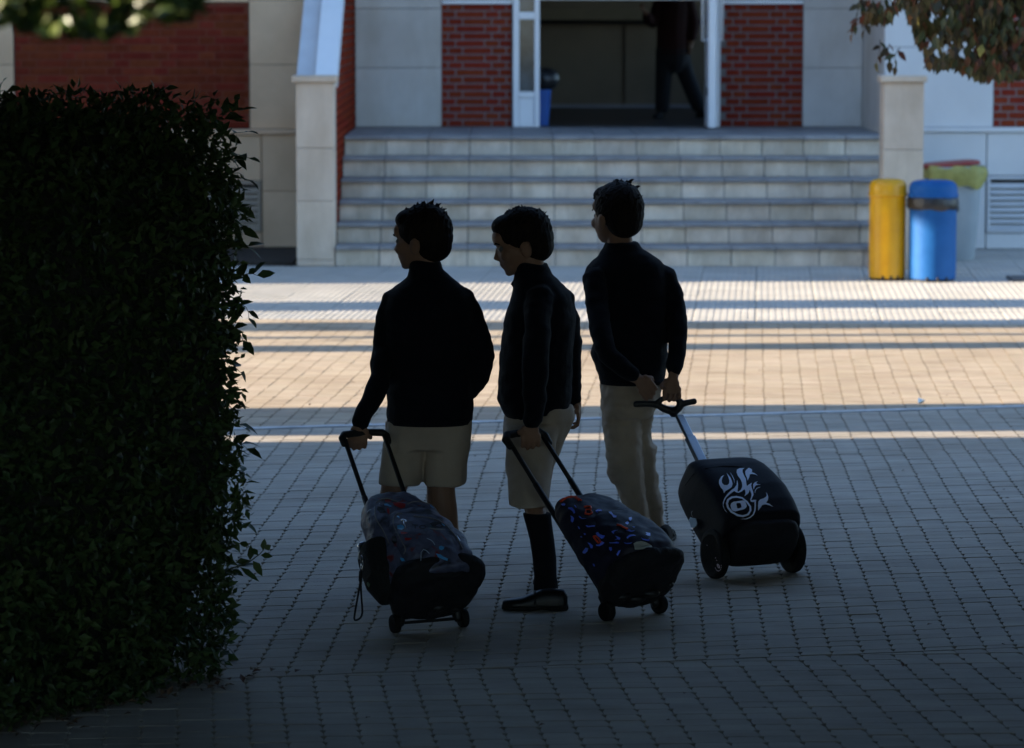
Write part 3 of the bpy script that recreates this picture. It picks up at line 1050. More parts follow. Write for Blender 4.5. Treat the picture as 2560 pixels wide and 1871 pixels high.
# ================================================================== BINS
def bin_post(name, c, r, h, m, label, cat):
    root = empty(name, c, label, cat, 'round litter bins by the stairs')
    b = S()
    b.lathe(c, [(r * 0.9, 0.012), (r * 0.97, 0.018), (r * 0.975, 0.10), (r * 0.975, h - 0.13), (r * 0.975, h - 0.125)], 40)
    o = b.build('body', m, root)
    auto_smooth(o)
    d = S()
    d.lathe(c, [(r * 0.976, h - 0.1245), (r * 1.045, h - 0.12), (r * 1.05, h - 0.105), (r * 1.0, h - 0.095), (r * 1.0, h - 0.06), (r * 0.95, h - 0.03),
                (r * 0.83, h - 0.010), (r * 0.6, h - 0.001), (r * 0.2, h), (0.002, h)], 40)
    o = d.build('dome_lid', m, root)
    auto_smooth(o, 50)
    S().lathe(c, [(r * 0.86, 0.0), (r * 0.90, 0.002), (r * 0.90, 0.0115), (r * 0.86, 0.0118)], 32).build('base_ring', M_BLK, root)
    for a in (-1.9, -1.45, -1.05):
        q = S()
        q.ell((c[0] + r * 0.97 * cos(a), c[1] + r * 0.97 * sin(a), 0.018), (0.012, 0.008, 0.02), n=8, m=6)
        q.build('foot_bolt', M_BLK, root, smooth=True)
    return root


bin_post('litter_bin', (2.735, 24.74, 0), 0.136, 0.735, M_YEL, 'shiny yellow round litter bin with domed lid', 'litter bin')
bb = bin_post('litter_bin', (3.055, 24.66, 0), 0.176, 0.73, M_BLUE, 'shiny blue round litter bin with a black bag band round its neck', 'litter bin')
# bag band
q = S()
n = 44
r = 0.176
rings = []
for (dr, hh) in ((0.004, 0.0), (0.012, 0.012), (0.010, 0.04), (0.013, 0.07), (0.006, 0.085)):
    ring = []
    for j in range(n):
        a = 2 * pi * j / n
        w = 0.010 * noise.noise(Vector((cos(a) * 2, sin(a) * 2, hh * 20)))
        sag = 0.030 * max(0, sin(a * 0.5 + 2.2)) if hh < 0.02 else 0.01 * noise.noise(Vector((a, 3, 1)))
        ring.append((3.055 + (r + dr + w * 0.5) * cos(a), 24.66 + (r + dr + w * 0.5) * sin(a), 0.52 + hh - sag + w))
    rings.append(ring)
q.loft(rings, cap=False)
q.build('bag_band', M_BBAG, bb, smooth=True)

gb = empty('wheelie_bin', (3.47, 26.72, 0), 'grey tapered plastic bin with yellow bag and red lid beside right pier', 'rubbish bin')


def rrect(cx, cy, hx, hy, z, n=28, e=4.0):
    return [Vector((cx + hx * math.copysign(abs(cos(t)) ** (2 / e), cos(t)), cy + hy * math.copysign(abs(sin(t)) ** (2 / e), sin(t)), z))
            for t in [2 * pi * k / n for k in range(n)]]


q = S().loft([rrect(3.47, 26.72, 0.155, 0.16, 0.0), rrect(3.47, 26.72, 0.165, 0.17, 0.02), rrect(3.47, 26.72, 0.215, 0.21, 0.70), rrect(3.47, 26.72, 0.228, 0.225, 0.705),
              rrect(3.47, 26.72, 0.228, 0.225, 0.735), rrect(3.47, 26.72, 0.18, 0.19, 0.735)])
auto_smooth(q.build('body', M_GREYP, gb))
rings = []
for (e_, z) in ((0.006, 0.736), (0.022, 0.72), (0.026, 0.70), (0.026, 0.66), (0.022, 0.63)):
    ring = []
    for i, p in enumerate(rrect(3.47, 26.72, 0.222 + e_, 0.21 + e_, z, 48)):
        w = noise.noise(Vector((p.x * 9, p.y * 9, 3)))
        low = (0.72 - z) / 0.10
        w2 = noise.noise(Vector((p.x * 30, p.y * 30, z * 14)))
        p = p + Vector((0.025 * w + 0.012 * w2, 0.02 * w + 0.012 * w2, (0.13 * w + 0.03 * w2 - 0.02) * low))
        ring.append(p)
    rings.append(ring)
q = S().loft(rings, cap=False)
q.build('bag_rim', M_YBAG, gb, smooth=True)
q = S()
rings = [rrect(3.44, 26.74, 0.225, 0.21, 0.738, 28), rrect(3.44, 26.74, 0.23, 0.215, 0.742, 28), rrect(3.44, 26.74, 0.225, 0.21, 0.762, 28), rrect(3.44, 26.74, 0.19, 0.18, 0.768, 28)]
for rg in rings:
    for p in rg:
        p.z += (p.x - 3.455) * 0.08
q.loft(rings)
auto_smooth(q.build('lid', M_RED, gb))

hb = empty('waste_basket', (0.27, 29.95, ZL), 'small blue waste basket with black bag just inside the doorway', 'waste basket')
q = S().loft([rrect(0.25, 29.95, 0.070, 0.09, ZL, 24), rrect(0.25, 29.95, 0.098, 0.11, ZL + 0.33, 24)])
auto_smooth(q.build('body', M_BLUE2, hb))
q = S()
q.ell((0.28, 29.93, ZL + 0.40), (0.135, 0.14, 0.105), n=20, m=12)
for v in q.v:
    w = noise.noise(v * 14)
    v += Vector((0.02, 0.02, 0.015)) * w
q.build('black_bag', M_BBAG, hb, smooth=True)


# small kerb grating at far right of the pavement
q = S().cbox((3.62, 24.55, 0.001), (3.95, 24.85, 0.022), 0.004)
o = q.build('drain_cover', mat('dark_iron', (0.06, 0.065, 0.07), 0.6, (0.1, 0.1, 0.11), 20, 0.3, 80), at=(3.78, 24.7, 0))
tag(o, 'small dark drain cover in the pavement right of the bins', 'drain cover')


# ================================================================== LEAVES
def leaf_geo(c, d, nrm, L, W, fold=0.25, droop=0.2, seg=3):
    """a leaf from base c along d: two halves folded on a midrib, drooping"""
    d = d.normalized()
    side = d.cross(nrm)
    if side.length < 1e-4:
        side = Vector((1, 0, 0))
    side.normalize()
    up = side.cross(d).normalized()
    prof = {3: [(0, 0), (0.35, 1.0), (0.7, 0.72), (1, 0)], 2: [(0, 0), (0.42, 1.0), (1, 0)]}[seg]
    vs, fs = [], []
    for t, w in prof:
        m = c + d * (L * t) - up * (droop * L * t * t)
        if w == 0:
            vs.append(m)
        else:
            vs += [m, m + side * (W / 2 * w) + up * (fold * W / 2 * w), m - side * (W / 2 * w) + up * (fold * W / 2 * w)]
    if seg == 2:
        fs = [(0, 2, 1), (0, 1, 3), (2, 4, 1), (1, 4, 3)]
    else:
        fs = [(0, 2, 1), (0, 1, 3), (1, 2, 5, 4), (3, 1, 4, 6), (4, 5, 7), (6, 4, 7)]
    return vs, fs


def rvec(z=1.0):
    while True:
        v = Vector((R.uniform(-1, 1), R.uniform(-1, 1), R.uniform(-1, 1) * z))
        if 0.1 < v.length < 1:
            return v.normalized()


def twig(parent, p0, p1, n, L, m_leaf, m_twig, bend=0.02, width=0.5, rad=0.0016, leafname='leaf', alternate=True, mats=None):
    """a twig with single leaves, each leaf an object"""
    p0, p1 = Vector(p0), Vector(p1)
    mid = (p0 + p1) / 2 + Vector((R.uniform(-1, 1), R.uniform(-1, 1), R.uniform(0, 1))) * bend
    pts = [p0, (p0 + mid) / 2 + (mid - (p0 + p1) / 2) * 0.25, mid, (mid + p1) / 2 + (mid - (p0 + p1) / 2) * 0.25, p1]
    S().tube(pts, [rad, rad * 0.9, rad * 0.8, rad * 0.6, rad * 0.4], 5).build('twig', m_twig, parent)
    ax = (p1 - p0).normalized()
    for k in range(n):
        t = (k + 0.7) / n
        i = min(int(t * 4), 3)
        c = pts[i].lerp(pts[i + 1], t * 4 - i)
        a = R.uniform(0, 6.28) if not alternate else k * 2.4 + R.uniform(-0.4, 0.4)
        s1 = ax.cross(Vector((0.2, 1, 0.1))).normalized()
        s2 = ax.cross(s1)
        d = (s1 * cos(a) + s2 * sin(a)) * 0.9 + ax * R.uniform(0.4, 1.0) if k < n - 1 else ax
        nr = (Vector((R.uniform(-.5, .5), -0.6, 1)) + rvec() * 0.6).normalized()
        l = L * R.uniform(0.7, 1.2)
        vs, fs = leaf_geo(c, d, nr, l, l * width, 0.2, R.uniform(0.05, 0.5))
        mm = m_leaf if not mats else R.choice(mats)
        o = S().add(vs, fs).build(leafname, mm, parent, smooth=True)


# ------------------------------------------------------------------ hedge
H0 = Vector((-3.35, 6.55, 0))     # far left, toward the camera
H1 = Vector((-0.80, 10.08, 0))    # near corner of its end
hd = (H1 - H0).normalized()
hn = Vector((hd.y, -hd.x, 0))     # outward normal of its front (towards camera right)
HT, HH = 0.85, 1.71
hedge = empty('hedge', (H0 + H1) / 2, 'tall dense dark green clipped hedge filling the left side', 'hedge')


def hb_pt(u, w, z):
    """u along hedge from H0, w depth behind the front"""
    return H0 + hd * u - hn * w + Vector((0, 0, z))


HLEN = (H1 - H0).length
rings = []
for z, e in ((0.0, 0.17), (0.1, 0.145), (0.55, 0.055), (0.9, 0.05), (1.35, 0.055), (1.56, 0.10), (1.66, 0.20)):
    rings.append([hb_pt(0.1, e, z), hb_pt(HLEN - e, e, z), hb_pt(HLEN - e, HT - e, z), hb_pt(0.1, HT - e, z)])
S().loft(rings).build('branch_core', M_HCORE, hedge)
fol = S()


def surf_scale(z):
    if z < 1.45:
        return 0.0
    return (z - 1.45) ** 2 * 2.2


for k in range(62000):
    r = R.random()
    if r < 0.60:      # front
        u, w, z = R.uniform(0.4, HLEN), 0, R.uniform(0.0, HH - 0.02)
        out = hn
    elif r < 0.80:    # end
        u, w, z = HLEN, R.uniform(0, HT), R.uniform(0.02, HH - 0.02)
        out = hd
    elif r < 0.90:    # top
        u, w, z = R.uniform(0.4, HLEN), R.uniform(0, HT), HH
        out = Vector((0, 0, 1))
    else:             # back
        u, w, z = R.uniform(1.8, HLEN), HT, R.uniform(0.9, HH)
        out = -hn
    bumpy = 0.045 * noise.noise(Vector((u * 3, w * 3, z * 3))) + 0.03 * noise.noise(Vector((u * 9, w * 9, z * 9)))
    depth = abs(R.gauss(0, 0.05))
    c = hb_pt(u, w, z) + out * (bumpy - depth + 0.01)
    sh = surf_scale(z)
    c -= (hn if out is hn else (hd if out is hd else Vector((0, 0, 0)))) * sh
    if out is hn and u > HLEN - 0.1:
        c -= hn * (u - HLEN + 0.1) * 0.5
    if z < 0.55 and u > HLEN - 0.5:
        c -= hd * (0.55 - z) * 0.16
    d = (out * R.uniform(0.1, 0.9) + rvec() * 0.8 + Vector((0, 0, R.uniform(-0.3, 0.5)))).normalized()
    nr = (out * 0.8 + Vector((0, 0, 0.6)) + rvec() * 0.7).normalized()
    l = R.uniform(0.022, 0.046)
    vs, fs = leaf_geo(c, d, nr, l, l * R.uniform(0.42, 0.58), 0.25, R.uniform(0, 0.35), 2)
    fol.add(vs, fs)
fol.build('foliage', M_HLEAF, hedge, kind='stuff')


# projecting sprays along the end of the hedge: metres measured at the hedge end
def hp(px, py, Y=10.3):
    return P(px, py, Y)


sprays = [((540, 350), (618, 330), 4), ((560, 390), (628, 398), 4), ((545, 300), (600, 280), 4), ((560, 440), (612, 452), 3),
          ((565, 480), (610, 520), 3), ((570, 560), (608, 575), 4), ((575, 640), (620, 618), 3), ((580, 700), (645, 690), 5),
          ((585, 760), (622, 800), 4), ((575, 820), (610, 860), 3), ((570, 900), (605, 935), 4), ((560, 980), (598, 1010), 3),
          ((570, 1060), (618, 1075), 5), ((575, 1110), (622, 1125), 4), ((560, 1180), (612, 1190), 4), ((560, 1250), (615, 1270), 4),
          ((565, 1300), (610, 1310), 3), ((545, 1430), (600, 1415), 4), ((540, 1500), (580, 1490), 3),
          ((520, 1560), (590, 1555), 6), ((530, 1600), (572, 1640), 4), ((540, 1690), (545, 1590), 5), ((545, 1650), (575, 1690), 3),
          ((380, 235), (420, 222), 3), ((510, 300), (590, 300), 4), ((0, 245), (26, 230), 2)]
for (a, b, n_) in sprays:
    Yb = 10.32 if a[0] > 450 else (9.2 + 0.0018 * a[0] + 0.35)
    twig(hedge, hp(*a, Yb), hp(*b, Yb + R.uniform(-0.05, 0.1)), n_, 0.055, M_HLEAF, M_TWIG)
# the long loose shoot
pts = [hp(565, 1426), hp(590, 1418), hp(625, 1404), hp(650, 1385), hp(660, 1374)]
S().tube(pts, [0.003, 0.0025, 0.002, 0.0016, 0.001], 6).build('twig', M_TWIG, hedge)
for (a, b, w) in (((625, 1402), (628, 1362), 0.30), ((622, 1364), (598, 1357), 0.4), ((645, 1388), (628, 1370), 0.35), ((652, 1388), (682, 1391), 0.42),
                  ((632, 1402), (658, 1441), 0.45), ((600, 1418), (650, 1453), 0.22), ((657, 1376), (662, 1347), 0.42), ((662, 1374), (677, 1363), 0.25)):
    pa, pb = hp(*a), hp(*b)
    vs, fs = leaf_geo(pa, pb - pa, Vector((0.3, -1, 0.5)), (pb - pa).length, max(0.02, (pb - pa).length * w), 0.2, 0.12)
    S().add(vs, fs).build('leaf', M_HLEAF, hedge, smooth=True)
# the low shoot by the paving edge
pts = [hp(572, 1672), hp(590, 1668), hp(603, 1671), hp(620, 1666)]
S().tube(pts, [0.0025, 0.002, 0.0016, 0.001], 6).build('twig', M_TWIG, hedge)
for (a, b, w) in (((600, 1670), (588, 1648), 0.6), ((612, 1668), (624, 1645), 0.7), ((618, 1668), (638, 1666), 0.5), ((612, 1670), (628, 1702), 0.55), ((590, 1668), (578, 1690), 0.4)):
    pa, pb = hp(*a), hp(*b)
    vs, fs = leaf_geo(pa, pb - pa, Vector((0.3, -1, 0.4)), (pb - pa).length, (pb - pa).length * w, 0.15, 0.1)
    S().add(vs, fs).build('leaf', M_HLEAF, hedge, smooth=True)

# litter of dry leaves along the foot of the hedge and on the paving
dl_ = S()
for k in range(200):
    u = R.uniform(1.0, HLEN + 0.1)
    p = hb_pt(u, -abs(R.gauss(0, 0.07)), 0.004 + R.uniform(0, 0.008))
    vs, fs = leaf_geo(p, Vector((R.uniform(-1, 1), R.uniform(-1, 1), R.uniform(0, 0.5))), Vector((R.uniform(-.5, .5), R.uniform(-.5, .5), 1)), R.uniform(0.02, 0.045), 0.02, 0.4, 0.2, 2)
    dl_.add(vs, fs)
tag(dl_.build('leaf_litter', M_DRY, at=(H0 + H1) / 2), 'brown dry leaves lying along the foot of the hedge', 'leaf litter', kind='stuff')


sc_ = S()
for k in range(60):
    y = R.uniform(9.2, 20)
    x = R.uniform(-0.12 * y, 0.15 * y)
    p = Vector((x, y, 0.006))
    vs, fs = leaf_geo(p, Vector((R.uniform(-1, 1), R.uniform(-1, 1), R.uniform(0, 0.3))), Vector((R.uniform(-.3, .3), R.uniform(-.3, .3), 1)), R.uniform(0.012, 0.03), 0.012, 0.4, 0.2, 2)
    sc_.add(vs, fs)
tag(sc_.build('fallen_leaves', M_DRY, at=(0, 14, 0)), 'small dry leaves scattered over the paved yard', 'leaves', kind='stuff')
q = S().add([(2.034, 16.92, 0.012), (2.07, 16.91, 0.03), (2.075, 16.95, 0.022), (2.04, 16.96, 0.035), (2.05, 16.935, 0.006)], [(0, 1, 4), (1, 2, 4), (2, 3, 4), (3, 0, 4)])
tag(q.build('paper_scrap', mat('white_paper', (0.8, 0.8, 0.75), 0.8), at=(2.05, 16.93, 0)), 'tiny white paper scrap lying on the sunlit paving', 'litter')


# ------------------------------------------------------------------ right tree
rt = empty('tree', (5.3, 20.6, 0), 'tree with hanging brown and green autumn leaves at top right', 'tree')
q = S()
q.tube([(5.3, 20.6, -0.02), (5.28, 20.6, 0.8), (5.2, 20.55, 1.6), (5.15, 20.5, 2.4), (5.1, 20.5, 3.4), (5.2, 20.6, 4.6)], [0.15, 0.12, 0.11, 0.10, 0.07, 0.03], 12, smooth=1)
q.build('trunk', M_BARK, rt, smooth=True)
limbs = [[(5.15, 20.5, 2.3), (4.5, 20.3, 2.75), (3.6, 20.1, 2.75), (2.8, 20.0, 2.45), (2.2, 20.0, 2.15)],
         [(5.1, 20.5, 2.6), (4.5, 20.8, 3.0), (3.6, 20.6, 3.0), (2.7, 20.4, 2.7)],
         [(5.15, 20.5, 2.2), (4.4, 19.9, 2.5), (3.6, 19.6, 2.4), (2.9, 19.6, 2.1)],
         [(5.1, 20.5, 3.0), (5.8, 20.2, 3.4), (6.4, 20.0, 3.5)], [(5.1, 20.5, 3.2), (5.2, 19.6, 3.6), (5.0, 19.0, 3.8)]]
for l in limbs:
    S().tube(l, [0.05, 0.035, 0.022, 0.013, 0.006][:len(l)], 8, smooth=1).build('limb', M_BARK, rt, smooth=True)
crown = S()


def tleaf(c, sz=None):
    l = sz or R.uniform(0.055, 0.09)
    d = (Vector((R.uniform(-0.45, 0.45), R.uniform(-0.45, 0.45), -1))).normalized()
    nr = Vector((R.uniform(-1, 1), -0.7 + R.uniform(-.6, .6), R.uniform(-0.2, 0.5))).normalized()
    return leaf_geo(c, d, nr, l, l * R.uniform(0.45, 0.65), 0.25, R.uniform(0, 0.2), 2)


def low_edge(x):
    """lower outline of the crown, measured along the branch"""
    pts = [(2.0, 2.30), (2.05, 1.93), (2.2, 1.93), (2.3, 2.05), (2.38, 1.82), (2.45, 1.66), (2.6, 1.68), (2.75, 1.60), (3.0, 1.62), (3.2, 1.57), (3.4, 1.62), (4.2, 1.6), (5.0, 1.8), (6.5, 2.2)]
    for (a, za), (b, zb) in zip(pts[:-1], pts[1:]):
        if a <= x <= b:
            return za + (zb - za) * (x - a) / (b - a)
    return 2.4


n_part = 0
kept = 0
while kept < 14500:
    x = 2.02 + 3.0 * R.random() ** 0.8
    y = 20.0 + R.gauss(0, 0.35)
    le = low_edge(x * 20.0 / y)
    z = le + 0.01 + R.random() ** 2.1 * (1.0 if x < 3 else 1.4)
    dens = noise.noise(Vector((x * 6, y * 3, z * 6)))
    thin = 0.28 if x < 2.3 else (0.10 if x < 2.6 else -0.08)
    if dens < thin - 0.15:
        continue
    if x < 2.35 and z > 2.6:
        continue
    vs, fs = tleaf(Vector((x, y, z)))
    if z < 2.05 and x < 3.3 and n_part < 240 and R.random() < 0.5:
        mm = R.choices([M_TLEAF, M_TLEAFO, M_TLEAFG, M_TLEAFY], [6, 2, 5, 0.35])[0]
        S().add(vs, fs).build('leaf', mm, rt, smooth=True)
        n_part += 1
    else:
        crown.add(vs, fs, R.choices([0, 1, 2], [6, 1.5, 5])[0])
    kept += 1
crown.build('crown', [M_TLEAF, M_TLEAFO, M_TLEAFG], rt, kind='stuff')
# outermost hanging twigs
for (a, b, n_) in (((2150, -10), (2135, 60), 4), ((2155, 40), (2130, 88), 6), ((2185, 30), (2160, 80), 5), ((2200, 100), (2190, 160), 5), ((2225, 110), (2225, 155), 5), ((2250, 120), (2240, 170), 4)):
    twig(rt, P(*a, 20.0), P(*b, 20.0), n_, 0.07, M_TLEAF, M_BARK, 0.02, 0.5, 0.003, mats=[M_TLEAF, M_TLEAF, M_TLEAFG, M_TLEAFO])

# ------------------------------------------------------------------ blurred near branch at upper left
lt = empty('tree', (-2.6, 4.7, 0), 'out-of-focus leafy green branch hanging into the top left corner', 'tree')
S().tube([(-2.6, 4.7, -0.02), (-2.58, 4.7, 1.2), (-2.5, 4.7, 2.2), (-2.3, 4.7, 2.9)], [0.09, 0.08, 0.06, 0.04], 12, smooth=1).build('trunk', M_BARK, lt, smooth=True)
S().tube([(-2.4, 4.7, 2.5), (-1.7, 4.72, 2.45), (-1.1, 4.75, 2.30), (-0.75, 4.75, 2.15), (-0.45, 4.75, 2.08)], [0.03, 0.022, 0.015, 0.009, 0.004], 8, smooth=1).build('limb', M_BARK, lt, smooth=True)


def low2(x):
    pts = [(-1.3, 2.03), (-0.75, 2.0), (-0.715, 2.008), (-0.70, 1.990), (-0.66, 1.972), (-0.62, 1.970), (-0.58, 1.968), (-0.54, 1.972), (-0.53, 1.998), (-0.49, 1.995), (-0.465, 1.990), (-0.44, 2.01), (-0.40, 2.06), (-0.2, 2.2)]
    for (a, za), (b, zb) in zip(pts[:-1], pts[1:]):
        if a <= x <= b:
            return za + (zb - za) * (x - a) / (b - a)
    return 2.1


cr = S()
npart = 0
for k in range(3200):
    x = R.uniform(-1.1, -0.42)
    y = 4.75 + R.gauss(0, 0.08)
    z = low2(x * 4.75 / y) - 0.016 + R.random() ** 2.2 * 0.30
    l = R.uniform(0.022, 0.038)
    d = (Vector((R.uniform(-1, 1), R.uniform(-1, 1), R.uniform(-0.6, 0.8)))).normalized()
    c = Vector((x, y, z + max(0, -d.z) * l))
    vs, fs = leaf_geo(c, d, (Vector((-0.5, -0.3, 0.7)) + rvec() * 0.8).normalized(), l, l * 0.55, 0.25, 0.2, 2)
    if z < 2.03 and x > -0.75 and npart < 160 and R.random() < 0.6:
        S().add(vs, fs).build('leaf', M_GLEAF, lt, smooth=True)
        npart += 1
    else:
        cr.add(vs, fs)
cr.build('crown', M_GLEAF, lt, kind='stuff')

# ================================================================== PEOPLE
K = 1 / F


def ring(py, L_, R_, Y, ry, n=28, e=2.3, dy=0.0, tilt=0.0):
    c = P((L_ + R_) / 2, py, Y + dy)
    rx = (R_ - L_) / 2 * K * Y
    out = []
    for k in range(n):
        t = 2 * pi * k / n
        cx, sy = cos(t), sin(t)
        x = rx * math.copysign(abs(cx) ** (2 / e), cx)
        y = ry * math.copysign(abs(sy) ** (2 / e), sy)
        out.append(Vector((c.x + x, c.y + y, c.z - tilt * x)))
    return out


def limb(s, pts, n=14, smooth=1, flat=1.0):
    """pts: (px, py, r_px, Y)"""
    s.tube([P(a, b, Y) for a, b, r, Y in pts], [r * K * Y for a, b, r, Y in pts], n, ref=(1, 0, 0), smooth=smooth, flat=flat)


def crumple(s, amp, sc, seed):
    for v in s.v:
        v += Vector((noise.noise(v * sc + Vector((seed, 0, 0))), noise.noise(v * sc + Vector((0, seed, 5))), 0.4 * noise.noise(v * sc + Vector((3, 1, seed))))) * amp


def wrinkle(o, amp, sc, seed, zs=1.0):
    me = o.data
    off = origin(o.parent)
    n = len(me.vertices)
    co, no = [0.0] * (3 * n), [0.0] * (3 * n)
    me.vertices.foreach_get('co', co)
    me.vertices.foreach_get('normal', no)
    sd3 = Vector((seed, seed, seed))
    for i in range(0, 3 * n, 3):
        q = Vector(((co[i] + off.x) * sc, (co[i + 1] + off.y) * sc, (co[i + 2] + off.z) * sc * zs)) + sd3
        h = amp * (noise.noise(q) + 0.5 * noise.noise(q * 2.3))
        co[i] += no[i] * h
        co[i + 1] += no[i + 1] * h
        co[i + 2] += no[i + 2] * h
    me.vertices.foreach_set('co', co)
    me.update()


def head(body, hair_parent, c, yaw, pitch=0.0, sc=1.0, hair_up=0.0, tuft=None, seed=1, eyes_parent=None):
    """c: centre of the cranium. yaw: direction the face looks, degrees from +x counter-clockwise"""
    a = radians(yaw)
    Fw = Vector((cos(a) * cos(pitch), sin(a) * cos(pitch), sin(pitch)))
    U = Vector((-cos(a) * sin(pitch), -sin(a) * sin(pitch), cos(pitch)))
    Rt = Fw.cross(U)

    def w(r, f, u):
        return c + (Rt * r + Fw * f + U * u) * sc
    B = (Rt, Fw, U)

    def e(p, r):
        body.ell(w(*p), (r[0] * sc, r[1] * sc, r[2] * sc), B, 20, 14)
    e((0, -0.006, 0.012), (0.070, 0.088, 0.080))
    e((0, 0.030, -0.035), (0.058, 0.058, 0.070))
    e((0, 0.044, -0.072), (0.042, 0.036, 0.034))
    e((0, 0.062, -0.092), (0.020, 0.015, 0.014))
    e((0, 0.070, 0.022), (0.046, 0.022, 0.030))
    for sx in (-1, 1):
        e((sx * 0.036, 0.062, -0.036), (0.020, 0.020, 0.020))
        e((sx * 0.070, -0.004, -0.028), (0.009, 0.019, 0.030))
        e((sx * 0.072, -0.010, -0.016), (0.012, 0.012, 0.014))
        e((sx * 0.007, 0.088, -0.043), (0.0075, 0.008, 0.006))
    body.tube([w(0, 0.082, -0.010), w(0, 0.089, -0.028), w(0, 0.095, -0.040)], [0.006 * sc, 0.007 * sc, 0.0085 * sc], 8)
    e((0, 0.079, -0.062), (0.018, 0.009, 0.005))
    e((0, 0.076, -0.071), (0.016, 0.009, 0.006))
    # hair
    h = S()
    h.ell(w(0, -0.014, 0.024), (0.079 * sc, 0.093 * sc, (0.080 + hair_up) * sc), B, 24, 16)
    h.ell(w(0, -0.036, -0.004), (0.073 * sc, 0.072 * sc, 0.066 * sc), B, 20, 12)
    h.ell(w(0, -0.044, -0.030), (0.066 * sc, 0.058 * sc, 0.056 * sc), B, 20, 12)
    h.ell(w(0, 0.036, 0.058), (0.060 * sc, 0.050 * sc, 0.036 * sc), B, 20, 12)
    rr = random.Random(seed)
    for k in range(420):
        th = rr.uniform(0, 6.28)
        ph = rr.uniform(0.0, 2.0)
        d = Rt * (sin(ph) * cos(th)) + Fw * (sin(ph) * sin(th)) + U * cos(ph)
        fr = d.dot(Fw)
        if fr > 0.35 and d.dot(U) < 0.35:
            continue
        root = w(0, -0.014, 0.022) + (Rt * d.dot(Rt) * 0.0775 + Fw * d.dot(Fw) * 0.0915 + U * d.dot(U) * (0.079 + hair_up)) * sc
        g_ = Fw * 0.55 + Vector((0, 0, -0.75)) + Vector((rr.uniform(-.35, .35), rr.uniform(-.35, .35), rr.uniform(-.2, .2)))
        g_ = (g_ - d * g_.dot(d)).normalized()
        l = rr.uniform(0.020, 0.036) * sc
        h.tube([root - g_ * l * 0.5 - d * 0.002, root + d * 0.0012, root + g_ * l * 0.5 + d * rr.uniform(-0.001, 0.003)], [0.0022, 0.0036, 0.0010], 6)
    for (t0, t1) in (tuft or []):
        h.tube([t0, (t0 + t1) / 2 + Vector((0, 0, 0.003)), t1], [0.008, 0.005, 0.0012], 6)
    for k in range(70):
        th = rr.uniform(0, 6.28)
        ph = rr.uniform(0.0, 1.3)
        d = Rt * (sin(ph) * cos(th)) + Fw * (sin(ph) * sin(th)) + U * cos(ph)
        if d.dot(Fw) > 0.55 and d.dot(U) < 0.3:
            continue
        root = w(0, -0.014, 0.022) + (Rt * d.dot(Rt) * 0.079 + Fw * d.dot(Fw) * 0.092 + U * d.dot(U) * (0.080 + hair_up)) * sc
        g_ = (d * 0.7 + Fw * rr.uniform(-0.3, 0.5) + Rt * rr.uniform(-0.5, 0.5) + Vector((0, 0, 0.1))).normalized()
        l = rr.uniform(0.006, 0.016) * sc
        h.tube([root - d * 0.004, root + g_ * l * 0.5, root + g_ * l], [0.0045, 0.003, 0.0008], 6)
    h.build('hair', M_HAIR, hair_parent, remesh=0.0026, relax=1)
    for sx in (-1, 1):
        q = S()
        q.ell(w(sx * 0.029, 0.069, -0.012), (0.0110 * sc,) * 3, B, 16, 12)
        eo = q.build('eye', M_EYEW, hair_parent, smooth=True)
        q = S()
        q.ell(w(sx * 0.029, 0.0775, -0.012), (0.0052 * sc, 0.0034 * sc, 0.0052 * sc), B, 12, 8)
        q.build('iris', M_IRIS, eo, smooth=True)
        q = S()
        q.tube([w(sx * 0.016, 0.088, 0.006), w(sx * 0.032, 0.086, 0.011), w(sx * 0.046, 0.074, 0.006)], [0.0022, 0.003, 0.0016], 6)
        q.build('eyebrow', M_HAIR, hair_parent, smooth=True)
    return w


def hand(s, wrist, a, b, nrm, sc=1.0, curl=1.0, thumb=1):
    """wrist point, a: direction to the knuckles, b: across the knuckles, nrm: towards the palm side"""
    a, b = Vector(a).normalized(), Vector(b).normalized()
    nrm = (Vector(nrm) - a * Vector(nrm).dot(a)).normalized()
    b = (b - a * b.dot(a) - nrm * b.dot(nrm)).normalized()
    B = (b, nrm, a)
    s.ell(wrist + a * 0.032 * sc, (0.029 * sc, 0.013 * sc, 0.040 * sc), B, 16, 10)
    s.ell(wrist + a * 0.048 * sc, (0.032 * sc, 0.011 * sc, 0.022 * sc), B, 16, 10)
    s.tube([wrist - a * 0.02, wrist + a * 0.02], [0.0155 * sc, 0.019 * sc], 12, ref=tuple(b), flat=0.75)
    lens = (0.90, 1.0, 0.95, 0.78)
    for i in range(4):
        k = wrist + a * (0.066 - 0.004 * abs(i - 1.2)) * sc + b * ((i - 1.5) * 0.0185 * sc)
        l = lens[i] * sc
        d1 = (a * cos(0.5 * curl) + nrm * sin(0.5 * curl))
        d2 = (a * cos(1.9 * curl) + nrm * sin(1.9 * curl))
        d3 = (a * cos(2.9 * curl) + nrm * sin(2.9 * curl))
        p1 = k + d1 * 0.030 * l
        p2 = p1 + d2 * 0.021 * l
        p3 = p2 + d3 * 0.016 * l
        s.tube([k - a * 0.02, k, p1, p2, p3], [0.0082 * sc, 0.0082 * sc, 0.0076 * sc, 0.0068 * sc, 0.0056 * sc], 10)
    t0 = wrist + a * 0.020 * sc + b * (0.024 * thumb * sc)
    t1 = t0 + (a * 0.6 + b * 0.7 * thumb + nrm * 0.5).normalized() * 0.026 * sc
    t2 = t1 + (a * 0.6 + nrm * 0.9 + b * 0.0).normalized() * 0.024 * sc
    t3 = t2 + (nrm * 0.8 - b * 0.6 * thumb + a * 0.1).normalized() * 0.018 * sc
    s.tube([t0 - a * 0.008, t0, t1, t2, t3], [0.010 * sc, 0.0105 * sc, 0.009 * sc, 0.008 * sc, 0.0062 * sc], 10)


